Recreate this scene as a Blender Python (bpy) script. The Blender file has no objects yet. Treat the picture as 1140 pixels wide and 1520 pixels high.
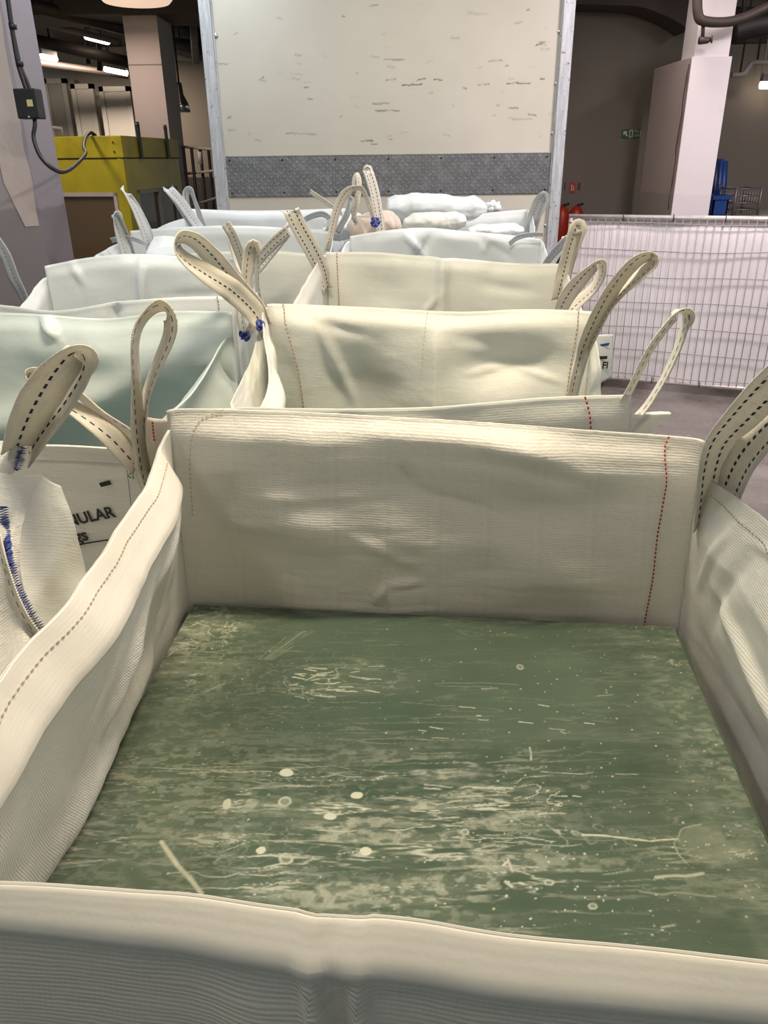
import bpy, bmesh, math, random
import numpy as np
from math import sin, cos, radians, pi
from mathutils import Vector, Matrix

# ------------------------------------------------------------------ camera, world, lights
S = bpy.context.scene
COL = S.collection
TH, RO, FOC, CH = radians(24.5), radians(-0.7), 1150.0, 1.5
c_, s_ = cos(TH), sin(TH)
FW = np.array([0, c_, -s_]); R0 = np.array([1., 0, 0]); U0 = np.array([0, s_, c_])
RT = R0*cos(RO)+U0*sin(RO); UP = U0*cos(RO)-R0*sin(RO)
def at(px, py, y=None, z=None):
    """real place of a photo point, given its distance y or its height z"""
    d = FW + (px-570)/FOC*RT - (py-760)/FOC*UP
    t = y/d[1] if y is not None else (z-CH)/d[2]
    return np.array([0, 0, CH])+d*t
cam = bpy.data.cameras.new('camera'); co = bpy.data.objects.new('camera', cam); COL.objects.link(co)
cam.sensor_fit = 'VERTICAL'; cam.sensor_height = 36; cam.lens = FOC/1520*36; cam.clip_start = .02
M = Matrix(((RT[0], UP[0], -FW[0], 0), (RT[1], UP[1], -FW[1], 0), (RT[2], UP[2], -FW[2], CH), (0, 0, 0, 1)))
co.matrix_world = M; S.camera = co

S.view_settings.view_transform = 'Standard'; S.view_settings.look = 'None'
S.view_settings.gamma = 1; S.view_settings.exposure = 0.0; S.view_settings.use_curve_mapping = False
W = bpy.data.worlds.new('world'); S.world = W; W.use_nodes = True
W.node_tree.nodes['Background'].inputs[0].default_value = (.84, 1.0, 1.0, 1)
W.node_tree.nodes['Background'].inputs[1].default_value = .29
def area(name, loc, sx, sy, power, col, rot=(0, 0, 0)):
    l = bpy.data.lights.new(name, 'AREA'); l.shape = 'RECTANGLE'; l.size = sx; l.size_y = sy
    l.energy = power; l.color = col
    o = bpy.data.objects.new(name, l); o.location = loc; o.rotation_euler = rot; COL.objects.link(o); return o
area('lamp_or_fill', (-1.5, .35, 3.0), .25, 1.3, 17, (1, .93, .82))
area('lamp_or_fill', (2.0, .6, 3.0), .25, 1.3, 17, (1, .92, .80))
area('lamp_or_fill', (.15, 1.62, 3.05), 1.0, .25, 70, (1, .85, .62))
area('lamp_or_fill', (-1.1, 4.9, 3.05), .3, 1.2, 27, (.86, .94, 1.0))
area('lamp_or_fill', (.5, 4.2, 3.05), .3, 1.0, 14, (1, .93, .84))
area('lamp_or_fill', (2.1, 4.1, 3.0), .5, .5, 105, (1, .90, .92))
area('lamp_or_fill', (-1.3, 2.7, 3.05), .3, 1.0, 26, (.94, 1.0, .98))  # cool fill light added to brighten the left-row bags, no known lamp there
area('lamp_or_fill', (2.0, 6.4, 2.9), .4, .4, 12, (1, .88, .78))
area('lamp_or_fill', (3.6, 5.6, 3.0), .3, 1.2, 45, (1, .88, .90))
area('lamp_or_fill', (-4.3, 12.6, 2.9), 1.4, .3, 110, (1, .86, .70))
area('lamp_or_fill', (-2.9, 5.8, 3.0), .3, 1.2, 40, (1, .90, .82))
area('lamp_or_fill', (-2.55, 8.55, 2.72), .5, .5, 11, (1, .84, .72))
rng = random.Random(4); NR = np.random.RandomState(3)

# ------------------------------------------------------------------ small tools
def tag(o, label=None, cat=None, group=None, kind=None):
    if label: o['label'] = label
    if cat: o['category'] = cat
    if group: o['group'] = group
    if kind: o['kind'] = kind
    return o
def empty(name, loc, label, cat, group=None):
    o = bpy.data.objects.new(name, None); o.location = loc; o.empty_display_size = .1
    COL.objects.link(o); return tag(o, label, cat, group)
def mesh(name, V, Fc, mat, parent=None, uv=None, smooth=True, attr=None):
    V = np.asarray(V, dtype=float).copy()
    if parent is not None:
        p = parent
        while p is not None: V -= np.array(p.location); p = p.parent
    me = bpy.data.meshes.new(name)
    me.from_pydata(V.tolist(), [], [tuple(int(i) for i in f) for f in Fc])
    if uv is not None:
        l = me.uv_layers.new(name='UVMap')
        idx = np.zeros(len(me.loops), dtype=np.int32); me.loops.foreach_get('vertex_index', idx)
        l.data.foreach_set('uv', np.asarray(uv, dtype=np.float32)[idx].ravel())
    if attr is not None:
        for k, a in attr.items():
            t = me.attributes.new(k, 'FLOAT', 'POINT'); t.data.foreach_set('value', np.asarray(a, dtype=np.float32))
    if smooth: me.polygons.foreach_set('use_smooth', [True]*len(me.polygons))
    me.materials.append(mat)
    o = bpy.data.objects.new(name, me); COL.objects.link(o)
    if parent is not None: o.parent = parent
    return o
def grid_faces(nu, nv, off=0, cyc=False):
    F = []
    for j in range(nv-1):
        for i in range(nu if cyc else nu-1):
            k = (i+1) % nu
            F.append((off+j*nu+i, off+j*nu+k, off+(j+1)*nu+k, off+(j+1)*nu+i))
    return F
class MB:
    """collects boxes, tubes and patches of ONE part"""
    def __init__(s): s.V = []; s.F = []
    def box(s, a, b, M=None):
        (x0, y0, z0), (x1, y1, z1) = a, b
        v = [(x0, y0, z0), (x1, y0, z0), (x1, y1, z0), (x0, y1, z0), (x0, y0, z1), (x1, y0, z1), (x1, y1, z1), (x0, y1, z1)]
        if M is not None: v = [tuple(M @ Vector(p)) for p in v]
        n = len(s.V); s.V += v
        s.F += [tuple(n+i for i in f) for f in ((0, 3, 2, 1), (4, 5, 6, 7), (0, 1, 5, 4), (1, 2, 6, 5), (2, 3, 7, 6), (3, 0, 4, 7))]
        return s
    def tube(s, pts, r, n=8):
        pts = [Vector(tuple(p)) for p in pts]; N = len(pts); off = len(s.V)
        rr = r if hasattr(r, '__len__') else [r]*N
        up = None
        for i, p in enumerate(pts):
            t = (pts[min(i+1, N-1)]-pts[max(i-1, 0)]).normalized()
            if up is None: up = t.orthogonal().normalized()
            up = (up - t*up.dot(t)).normalized(); b = t.cross(up)
            for k in range(n):
                a = 2*pi*k/n; s.V.append(tuple(p+(up*cos(a)+b*sin(a))*rr[i]))
        s.F += grid_faces(n, N, off, True)
        s.F += [tuple(off+k for k in reversed(range(n))), tuple(off+(N-1)*n+k for k in range(n))]
        return s
    def dome(s, c, r, ax=(0, -1, 0), h=.5):
        c = Vector(tuple(c)); ax = Vector(ax).normalized(); u = ax.orthogonal().normalized(); v = ax.cross(u); off = len(s.V)
        for j in range(4):
            a = j/4*pi/2
            for k in range(10):
                b = 2*pi*k/10; s.V.append(tuple(c+(u*cos(b)+v*sin(b))*r*cos(a)+ax*r*h*sin(a)))
        s.V.append(tuple(c+ax*r*h)); s.F += grid_faces(10, 4, off, True)
        s.F += [(off+30+k, off+30+(k+1) % 10, off+40) for k in range(10)]
        return s
    def build(s, name, mat, parent=None, smooth=False):
        return mesh(name, s.V, s.F, mat, parent, smooth=smooth)
def bevel(o, w=.004, n=2):
    m = o.modifiers.new('bevel', 'BEVEL'); m.width = w; m.segments = n; m.limit_method = 'ANGLE'; return o
def solid(o, t=.003):
    m = o.modifiers.new('solid', 'SOLIDIFY'); m.thickness = t; m.offset = 0; return o
def lerp(a, b, t): return a+(b-a)*t
def smooth01(x): x = np.clip(x, 0, 1); return x*x*(3-2*x)
# value noise for cloth
_T = NR.rand(256, 256)
def vn(x, y, s=0):
    x = np.asarray(x, float)+s*17.31; y = np.asarray(y, float)+s*7.77
    xi = np.floor(x).astype(int); yi = np.floor(y).astype(int); fx = x-xi; fy = y-yi
    fx = fx*fx*fx*(fx*(fx*6-15)+10); fy = fy*fy*fy*(fy*(fy*6-15)+10)
    a = _T[xi % 256, yi % 256]; b = _T[(xi+1) % 256, yi % 256]; c = _T[xi % 256, (yi+1) % 256]; d = _T[(xi+1) % 256, (yi+1) % 256]
    return lerp(lerp(a, b, fx), lerp(c, d, fx), fy)-.5
def fbm(x, y, s=0, o=4):
    r = 0; a = 1
    for k in range(o): r = r+a*vn(x*2**k, y*2**k, s+k*3); a *= .5
    return r
def ridge(x, y, s=0, o=3):
    r = 0; a = 1
    for k in range(o): r = r+a*(1-2*np.abs(vn(x*2**k, y*2**k, s+k*5))*2); a *= .5
    return r*.5
def segdist(X, Y, a, b):
    dx, dy = b[0]-a[0], b[1]-a[1]; L = dx*dx+dy*dy+1e-12
    t = np.clip(((X-a[0])*dx+(Y-a[1])*dy)/L, 0, 1)
    return np.hypot(X-a[0]-t*dx, Y-a[1]-t*dy), t
def spline(P, n):
    P = np.array([np.asarray(p, float) for p in P]); m = len(P)
    Q = np.vstack([2*P[0]-P[1], P, 2*P[-1]-P[-2]]); out = []
    for t in np.linspace(0, m-1-1e-9, n):
        i = int(t); f = t-i; p0, p1, p2, p3 = Q[i], Q[i+1], Q[i+2], Q[i+3]
        out.append(.5*((2*p1)+(-p0+p2)*f+(2*p0-5*p1+4*p2-p3)*f*f+(-p0+3*p1-3*p2+p3)*f**3))
    return np.array(out)

# ------------------------------------------------------------------ materials
class NT:
    def __init__(s, name):
        s.m = bpy.data.materials.new(name); s.m.use_nodes = True; s.t = s.m.node_tree
        s.b = s.t.nodes['Principled BSDF']; s.out = s.t.nodes['Material Output']
    def n(s, typ, ins=None, **kw):
        x = s.t.nodes.new(typ)
        for k, v in kw.items(): setattr(x, k, v)
        for k, v in (ins or {}).items():
            if isinstance(v, bpy.types.NodeSocket): s.t.links.new(v, x.inputs[k])
            else: x.inputs[k].default_value = v
        return x
    def math(s, op, a, b=0., c=0.): return s.n('ShaderNodeMath', {0: a, 1: b, 2: c}, operation=op).outputs[0]
    def mix(s, f, a, b): return s.n('ShaderNodeMix', {0: f, 6: a, 7: b}, data_type='RGBA').outputs[2]
    def ramp(s, f, lo, hi): return s.n('ShaderNodeMapRange', {0: f, 1: lo, 2: hi}, interpolation_type='SMOOTHSTEP').outputs[0]
    def noise(s, vec, scale, detail=4, rough=.55): return s.n('ShaderNodeTexNoise', {'Vector': vec, 'Scale': scale, 'Detail': detail, 'Roughness': rough}).outputs[0]
    def mapv(s, vec, scale=(1, 1, 1), loc=(0, 0, 0), rot=(0, 0, 0)): return s.n('ShaderNodeMapping', {'Vector': vec, 'Scale': scale, 'Location': loc, 'Rotation': rot}).outputs[0]
    def uv(s): return s.n('ShaderNodeTexCoord').outputs['UV']
    def obj(s): return s.n('ShaderNodeTexCoord').outputs['Object']
    def set(s, **kw):
        for k, v in kw.items():
            k = {'col': 'Base Color', 'rough': 'Roughness', 'metal': 'Metallic', 'spec': 'Specular IOR Level', 'normal': 'Normal', 'coat': 'Coat Weight', 'coatr': 'Coat Roughness', 'emis': 'Emission Color', 'emstr': 'Emission Strength', 'trans': 'Transmission Weight', 'alpha': 'Alpha'}[k]
            if isinstance(v, bpy.types.NodeSocket): s.t.links.new(v, s.b.inputs[k])
            else: s.b.inputs[k].default_value = v
        return s
    def bump(s, h, st=.3, d=.002): return s.n('ShaderNodeBump', {'Height': h, 'Strength': st, 'Distance': d}).outputs[0]
def C4(c): return (c[0], c[1], c[2], 1)
def plain(name, col, rough=.6, metal=0, var=.08, scale=8, bump=.0, coat=0):
    t = NT(name); o = t.obj(); n = t.noise(o, scale, 5)
    d = tuple(x*(1-var*2.2) for x in col)
    t.set(col=t.mix(t.ramp(n, .3, .7), C4(d), C4(col)), rough=rough, metal=metal, coat=coat)
    if bump: t.set(normal=t.bump(t.noise(o, scale*8, 4), bump, .003))
    return t.m
def emit(name, col, st):
    t = NT(name); t.set(col=C4(col), emis=C4(col), emstr=st); return t.m
def fabric(name, col, weave='fine', dirt=.25, gloss=.45, trans=.25, wb=.35):
    """woven polypropylene: UVs in metres"""
    t = NT(name); uv = t.uv(); sx = t.n('ShaderNodeSeparateXYZ', {0: uv}); u, v = sx.outputs[0], sx.outputs[1]
    def wav(x, k, ph=0.): return t.math('MULTIPLY_ADD', t.math('SINE', t.math('MULTIPLY_ADD', x, k, ph)), .5, .5)
    wob = t.noise(uv, 14, 3)
    if weave == 'rib':      # heavy horizontal ribs
        a = wav(t.math('MULTIPLY_ADD', wob, .006, v), 2*pi/.0044); b = wav(u, 2*pi/.0042)
        pn = t.noise(t.mapv(uv, (34, 150, 1)), 1, 3)
        h = t.math('ADD', t.math('MULTIPLY', a, .8), t.math('ADD', t.math('MULTIPLY', b, .10), t.math('MULTIPLY', pn, 1.5)))
    elif weave == 'dot':
        a = wav(v, 2*pi/.0036); b = wav(t.math('MULTIPLY_ADD', v, .5, u), 2*pi/.0036)
        h = t.math('ADD', t.math('MULTIPLY', a, b), t.math('MULTIPLY', t.noise(uv, 60, 3), .6))
    else:
        a = wav(v, 2*pi/.0042); pn = t.noise(t.mapv(uv, (60, 190, 1)), 1, 4)
        pn2 = t.noise(t.mapv(uv, (260, 60, 1)), 1, 2)
        h = t.math('ADD', t.math('MULTIPLY', a, .22), t.math('ADD', t.math('MULTIPLY', pn, .6), t.math('MULTIPLY', pn2, .35)))
    wr = t.noise(t.mapv(uv, (7, 13, 1)), 1, 7, .66)
    hh = t.math('ADD', h, t.math('MULTIPLY', wr, 5.5))
    nrm = t.bump(hh, wb, .0016)
    dn = t.ramp(t.noise(uv, 5, 7, .65), .55, .85)
    base = t.mix(t.math('MULTIPLY', dn, dirt), C4(col), (col[0]*.62, col[1]*.56, col[2]*.46, 1))
    tape = t.n('ShaderNodeTexNoise', {'Vector': t.mapv(uv, (.8, 90, 1)), 'Scale': 1., 'Detail': 2.}).outputs[0]
    base = t.mix(t.math('MULTIPLY', t.ramp(tape, .45, .7), .07), base, (col[0]*.72, col[1]*.74, col[2]*.72, 1))
    t.set(col=base, rough=gloss, normal=nrm, spec=.4)
    tr = t.n('ShaderNodeBsdfTranslucent', {'Color': base, 'Normal': nrm})
    mx = t.n('ShaderNodeMixShader', {0: trans, 1: t.b.outputs[0], 2: tr.outputs[0]})
    t.t.links.new(mx.outputs[0], t.out.inputs[0]); return t.m
def webbing(name, col, rows, dash=(.02, .025, .05)):
    """lifting strap: u metres along, v 0..1 across, with dashed tracer yarns"""
    t = NT(name); uv = t.uv(); sx = t.n('ShaderNodeSeparateXYZ', {0: uv}); u, v = sx.outputs[0], sx.outputs[1]
    fr = t.math('LESS_THAN', t.math('FRACT', t.math('DIVIDE', u, .017)), .55)
    m = None
    for r in rows:
        k = t.math('LESS_THAN', t.math('ABSOLUTE', t.math('SUBTRACT', v, r)), .035)
        m = k if m is None else t.math('MAXIMUM', m, k)
    m = t.math('MULTIPLY', m, fr)
    tri = t.math('PINGPONG', v, .125)
    h = t.math('SINE', t.math('MULTIPLY', t.math('MULTIPLY_ADD', tri, .04, u), 2*pi/.0038))
    n = t.noise(t.mapv(uv, (25, 5, 1)), 1, 4)
    base = t.mix(t.math('MULTIPLY', t.ramp(n, .45, .75), .4), C4(col), C4([x*.72 for x in col]))
    t.set(col=t.mix(m, base, C4(dash)), rough=.6, normal=t.bump(h, .45, .0012))
    tr = t.n('ShaderNodeBsdfTranslucent', {'Color': t.mix(m, base, C4(dash))}); mx = t.n('ShaderNodeMixShader', {0: .28, 1: t.b.outputs[0], 2: tr.outputs[0]})
    t.t.links.new(mx.outputs[0], t.out.inputs[0]); return t.m

CREAM = (.85, .83, .77); WHITE = (.80, .83, .84)
M_fab_rib = fabric('fabric_ribbed', (.85, .82, .76), 'rib', .25, .5, .15, .75)
M_fab_dot = fabric('fabric_dotted', (.87, .86, .81), 'dot', .3, .5, .22, .5)
M_fab = fabric('fabric_cream', CREAM, 'fine', .25, .42, .25, .8)
M_hem = fabric('fabric_hem', (.88, .85, .78), 'fine', .35, .5, .2, .15)
M_fab2 = fabric('fabric_pale', (.81, .815, .765), 'fine', .3, .42, .3, .4)
M_white = fabric('fabric_white', WHITE, 'fine', .12, .35, .3, .3)
M_teal = fabric('fabric_laminated', (.79, .855, .84), 'fine', .12, .3, .35, .25)
M_pink = fabric('fabric_pinkish', (.76, .66, .58), 'fine', .2, .5, .25, .4)
M_strap = webbing('webbing_cream', (.86, .81, .71), (.5,))
M_strap2 = webbing('webbing_two_rows', (.84, .81, .74), (.28, .72))
M_strapw = webbing('webbing_white', (.72, .74, .75), (.5,), (.25, .28, .4))
M_red = plain('red_thread', (.42, .05, .02), .7, var=.1)
M_rust = plain('rust_thread', (.42, .22, .08), .7, var=.1)
M_beige = plain('beige_thread', (.55, .47, .36), .7, var=.1)
M_blue = plain('blue_thread', (.05, .08, .36), .6, var=.1)
M_black = plain('black_plastic', (.015, .015, .017), .45)
M_ink = plain('black_ink', (.03, .028, .026), .6)
M_bluek = plain('blue_ink', (.03, .08, .35), .6)
M_greenk = plain('green_ink', (.10, .25, .06), .6)
M_steel = plain('steel', (.55, .56, .58), .35, .9, .15, 20)
M_dark = plain('dark_metal', (.03, .025, .022), .6, .3)
M_pipe = plain('pipe_dark', (.05, .035, .03), .55)
M_pipel = plain('pipe_grey', (.30, .27, .25), .5)

def wallmat(name, col, low=None, zlow=1.35, stain=.25, bumpy=.25):
    t = NT(name); g = t.n('ShaderNodeNewGeometry').outputs['Position']
    n = t.noise(g, 1.2, 7, .6); f = t.noise(g, 9, 5)
    c = C4(col)
    if low is not None:
        z = t.n('ShaderNodeSeparateXYZ', {0: g}).outputs[2]
        zz = t.math('MULTIPLY_ADD', t.noise(g, 6, 3), .05, z)
        c = t.mix(t.ramp(zz, zlow, zlow+.02), C4(low), C4(col))
    dk = C4([x*.6 for x in col])
    c = t.mix(t.math('MULTIPLY', t.ramp(n, .5, .75), stain), c, dk)
    c = t.mix(t.math('MULTIPLY', t.ramp(f, .62, .75), stain), c, dk)
    t.set(col=c, rough=.65, normal=t.bump(t.noise(g, 40, 5), bumpy, .004)); return t.m

# ------------------------------------------------------------------ setting
def floor_mat():
    t = NT('floor_concrete'); g = t.n('ShaderNodeNewGeometry').outputs['Position']
    n = t.noise(g, 1.3, 8, .65); f = t.noise(t.mapv(g, (3, 9, 1), rot=(0, 0, .3)), 1, 6, .7); k = t.noise(g, 5, 6)
    c = t.mix(t.ramp(n, .35, .7), (.10, .088, .080, 1), (.19, .165, .155, 1))
    c = t.mix(t.math('MULTIPLY', t.ramp(f, .55, .7), .6), c, (.22, .18, .15, 1))
    c = t.mix(t.math('MULTIPLY', t.ramp(k, .62, .7), .5), c, (.05, .04, .045, 1))
    t.set(col=c, rough=t.n('ShaderNodeMapRange', {0: n, 1: .3, 2: .7, 3: .12, 4: .38}).outputs[0], normal=t.bump(t.noise(g, 25, 6), .12, .004)); return t.m
def struct(name, mb, mat, lab=None): return tag(mb.build(name, mat), lab, kind='structure')
struct('floor', MB().box((-9, -3, -.1), (9, 22, 0)), floor_mat())
M_ceil = wallmat('ceiling_dark', (.060, .050, .044), None, 0, .5, .5)
struct('ceiling', MB().box((-9, -3, 3.25), (9, 22, 3.4)), M_ceil)
M_wback = wallmat('wall_cream', (.52, .44, .36), (.44, .37, .31), 1.1)
struct('wall_back', MB().box((-9, 15, 0), (-.4, 15.2, 3.25)), M_wback)
M_olive = wallmat('wall_olive', (.175, .148, .118), (.17, .148, .128), 1.25, .2)
struct('wall_right', MB().box((-.4, 8.6, 0), (4.15, 8.8, 3.25)), M_olive)
M_lilac = wallmat('wall_lilac', (.60, .52, .52), (.52, .45, .46), .9, .3)
struct('wall_side', MB().box((3.3, 9.6, 0), (9, 9.8, 3.25)), M_lilac)
# left pillar: chamfered corner, three faces
M_mauve = wallmat('pillar_mauve', (.235, .205, .225), (.165, .145, .155), 1.30, .25)
M_plaster = wallmat('pillar_plaster', (.37, .31, .29), None, 0, .35, .5)
def prism(mb, pts, z0, z1):
    n = len(mb.V); k = len(pts)
    mb.V += [(x, y, z0) for x, y in pts]+[(x, y, z1) for x, y in pts]
    for i in range(k): mb.F.append((n+i, n+(i+1) % k, n+k+(i+1) % k, n+k+i))
    mb.F += [tuple(n+i for i in reversed(range(k))), tuple(n+k+i for i in range(k))]
    return mb
pe = at(101, 330, y=4.72)[0]
pil = empty('pillar', (pe-.5, 4.5, 0), 'grey mauve painted concrete pillar left of the yellow cabin', 'pillar')
prism(MB(), [(pe-.26, 4.10), (pe, 4.35), (pe, 4.72), (pe-1.4, 4.72), (pe-1.4, 4.10)], 0, 3.25).build('shaft', M_mauve, pil)
# peeled plaster patch with its own shape on the pillar corner
V = []; Nn = 40
for j in range(Nn):
    z = lerp(1.20, 3.24, j/(Nn-1))
    wl = .155+.02*float(vn(z*6, 3)); wr = .03+.02*float(vn(z*7, 9))
    if j < 4: wl *= (.6+.4*j/4)
    a = np.array([pe-.26, 4.10]); b = np.array([pe, 4.35]); d = (b-a)/np.linalg.norm(b-a); nn = np.array([d[1], -d[0]])*.004
    p = a+d*(.36-wl)+nn; r = a+d*(.375-wr)+nn*.6; q = (p+r)/2
    for pt in (p, q, r): V.append((pt[0], pt[1], z))
mesh('plaster_patch', V, grid_faces(3, Nn), M_plaster, pil, smooth=False); 

# ------------------------------------------------------------------ generic cloth, straps
def bag_body(name, P, root, mat, H, D, nu=90, nv=90, z0=.02, mats=None, bottom=True, thick=.004):
    """P: dict of corner curves FL,FR,BR,BL -> (base xy, top xy); H[k](u) rim height; D[k](u,z,t) outward push"""
    order = [('front', 'FL', 'FR'), ('right', 'FR', 'BR'), ('back', 'BR', 'BL'), ('left', 'BL', 'FL')]
    V = []; Fc = []; UVs = []; MI = []; fn = {}
    ztop = 1.12
    for key, a, b in order:
        def f(u, w, key=key, a=a, b=b):
            h = H[key](u); z = z0+(h-z0)*w; t = h-z
            s = np.clip(z/ztop, 0, 1.2)
            ax = lerp(P[a][0][0], P[a][1][0], s); ay = lerp(P[a][0][1], P[a][1][1], s)
            bx = lerp(P[b][0][0], P[b][1][0], s); by = lerp(P[b][0][1], P[b][1][1], s)
            L = np.hypot(bx-ax, by-ay); nx = (by-ay)/L; ny = -(bx-ax)/L
            e = np.clip(np.sin(pi*np.clip(u, 0, 1)), 0, 1)**.35
            d = D[key](u, z, t)*np.minimum(1, e*1.0)
            return lerp(ax, bx, u)+nx*d, lerp(ay, by, u)+ny*d, z, u*L, t
        fn[key] = f
        u, w = np.meshgrid(np.linspace(0, 1, nu), np.linspace(0, 1, nv)**.75)
        x, y, z, su, t = f(u, w)
        off = len(V); V += list(zip(x.ravel(), y.ravel(), np.broadcast_to(z, x.shape).ravel()))
        UVs += list(zip(su.ravel()+{'front': 0, 'right': 1, 'back': 2, 'left': 3}[key], t.ravel()))
        g = grid_faces(nu, nv, off); Fc += g
        MI += [0 if not mats else mats.get(key, 0)]*len(g)
    if bottom:
        off = len(V); V += [(P[k][0][0], P[k][0][1], z0) for k in ('FL', 'FR', 'BR', 'BL')]; UVs += [(0, 0), (1, 0), (1, 1), (0, 1)]
        Fc.append((off, off+3, off+2, off+1)); MI.append(0)
    ml = mat if isinstance(mat, list) else [mat]
    o = mesh(name, V, Fc, ml[0], root, uv=UVs)
    for m in ml[1:]: o.data.materials.append(m)
    if len(ml) > 1: o.data.polygons.foreach_set('material_index', MI)
    solid(o, thick); return o, fn
def surf(fn, key, u, t):
    """point on a bag panel at u (0..1) and t metres under the rim"""
    u = np.asarray(u, float); t = np.asarray(t, float)
    f = fn[key]; z1 = f(u, np.ones_like(u))[2]; w = 1-(t)/(z1-.02)
    x, y, z, a, b = f(u, w); return np.stack([x, y, z], -1)
def along(fn, key, pts, n, off=0.006):
    """path over a panel with an outward (+) or inward (-) offset; pts = (u,t) list"""
    q = spline([(p[0], p[1], 0) for p in pts], n)
    P = surf(fn, key, q[:, 0], q[:, 1]); e = .004
    A = surf(fn, key, q[:, 0]+e, q[:, 1])-P; B = surf(fn, key, q[:, 0], q[:, 1]+e)-P
    N = np.cross(B, A); N /= np.linalg.norm(N, axis=1)[:, None]
    return P+N*off, N
def stitch(fn, key, pts, mat, root, name='stitching', off=-.0045, seg=.008, r=.0016, gap=.35):
    """row of separate thread stitches laid over a panel"""
    P, N = along(fn, key, pts, 400, off)
    L = np.concatenate([[0], np.cumsum(np.linalg.norm(np.diff(P, axis=0), axis=1))]); mb = MB(); s = 0
    while s+seg < L[-1]:
        q = [np.array([np.interp(s+seg*(1-gap)*k, L, P[:, i]) for i in range(3)]) for k in (0, .5, 1)]
        mb.tube(q, [r*.6, r, r*.6], 5); s += seg
    return mb.build(name, mat, root, True)
def ribbon(name, pts, width, mat, root, wpx=None, th=.0022, n=None, twist=None, end=None):
    """strap from centre points (photo x, y, distance); wpx = seen width in photo pixels at each point"""
    C = np.array([at(p[0], p[1], y=p[2]) for p in pts]); m = len(C)
    if n is None: n = max(16, 9*m)
    q = spline(C, n)
    w = np.array([p[3] if len(p) > 3 else (wpx or 22) for p in pts], float); wq = np.interp(np.linspace(0, m-1, n), np.arange(m), w)
    V = []; UV = []; L = 0; prev = None; NU = 5
    E = np.array([0, 0, CH])
    for i in range(n):
        t = q[min(i+1, n-1)]-q[max(i-1, 0)]; t /= np.linalg.norm(t)+1e-9
        v = q[i]-E; dist = v@FW; v = v/np.linalg.norm(v)
        a = np.cross(t, v); la = np.linalg.norm(a); a = a/(la+1e-9)
        if prev is not None and a@prev < 0: a = -a
        if prev is not None: a = a*.65+prev*.35; a = a-t*(a@t); a /= np.linalg.norm(a)
        b = np.cross(t, a)
        ca = min(1., abs(wq[i])*dist/FOC/width); sa = math.sqrt(1-ca*ca)*(1 if wq[i] > 0 else -1)
        wd = a*ca+b*sa; prev = a; nn = np.cross(t, wd)
        if i: L += np.linalg.norm(q[i]-q[i-1])
        for k in range(NU):
            f = k/(NU-1)-.5; V.append(q[i]+wd*width*f+nn*width*.10*(f*f*4-1)); UV.append((L, k/(NU-1)))
    o = mesh(name, V, grid_faces(NU, n), mat, root, uv=UV); solid(o, th); return o
def sheet(name, G, mat, root, nu=50, nv=40, wr=.004, sc=8, seed=0, th=.003, asp=1.):
    """cloth patch through a coarse grid of 3D points G[row][col]"""
    rows = np.array([spline(r, nu) for r in G]); V = np.zeros((nv, nu, 3))
    for i in range(nu): V[:, i] = spline(rows[:, i], nv)
    A = np.gradient(V, axis=1); B = np.gradient(V, axis=0); N = np.cross(A, B); N /= np.linalg.norm(N, axis=2)[..., None]+1e-9
    lu = np.linalg.norm(A, axis=2).mean()*nu; lv = np.linalg.norm(B, axis=2).mean()*nv
    u, v = np.meshgrid(np.linspace(0, lu, nu), np.linspace(0, lv, nv))
    d = wr*(ridge(u*sc, v*sc*asp, seed)+fbm(u*sc*1.7, v*sc*1.7, seed+4)*1.2)
    V += N*d[..., None]
    o = mesh(name, V.reshape(-1, 3), grid_faces(nu, nv), mat, root, uv=np.stack([u.ravel(), v.ravel()], -1)); solid(o, th); return o
def pxg(rows): return [[at(*p[:2], y=p[2]) for p in r] for r in rows]

# cloth displacement shared by all bags
def crease(u, t, Lw, a, b, w, amp):
    d, s = segdist(u*Lw, t, (a[0], a[1]), (b[0], b[1]))
    return amp*np.exp(-(d/w)**2)*np.sin(pi*np.clip(s, .05, .95))
def wrinkle(u, z, seed, Lw=.9, a=.006, b=.004):
    x = u*Lw; return a*fbm(x*3.1, z*3.7, seed, 3)*2+b*ridge(x*5+fbm(x*3, z*3, seed+9, 2), z*9, seed+1, 3)

# ================================================================== FRONT BAG
LOOPG = 'white bulk bags standing open in two rows'
def const(h): return lambda u: h+0*np.asarray(u, float)
def curve(*hs):
    xs = np.linspace(0, 1, len(hs)); return lambda u: np.interp(u, xs, hs)
def scurve(*hs):
    q = spline([(h, 0, 0) for h in hs], 60)[:, 0]; xs = np.linspace(0, 1, 60); return lambda u: np.interp(u, xs, q)

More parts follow.
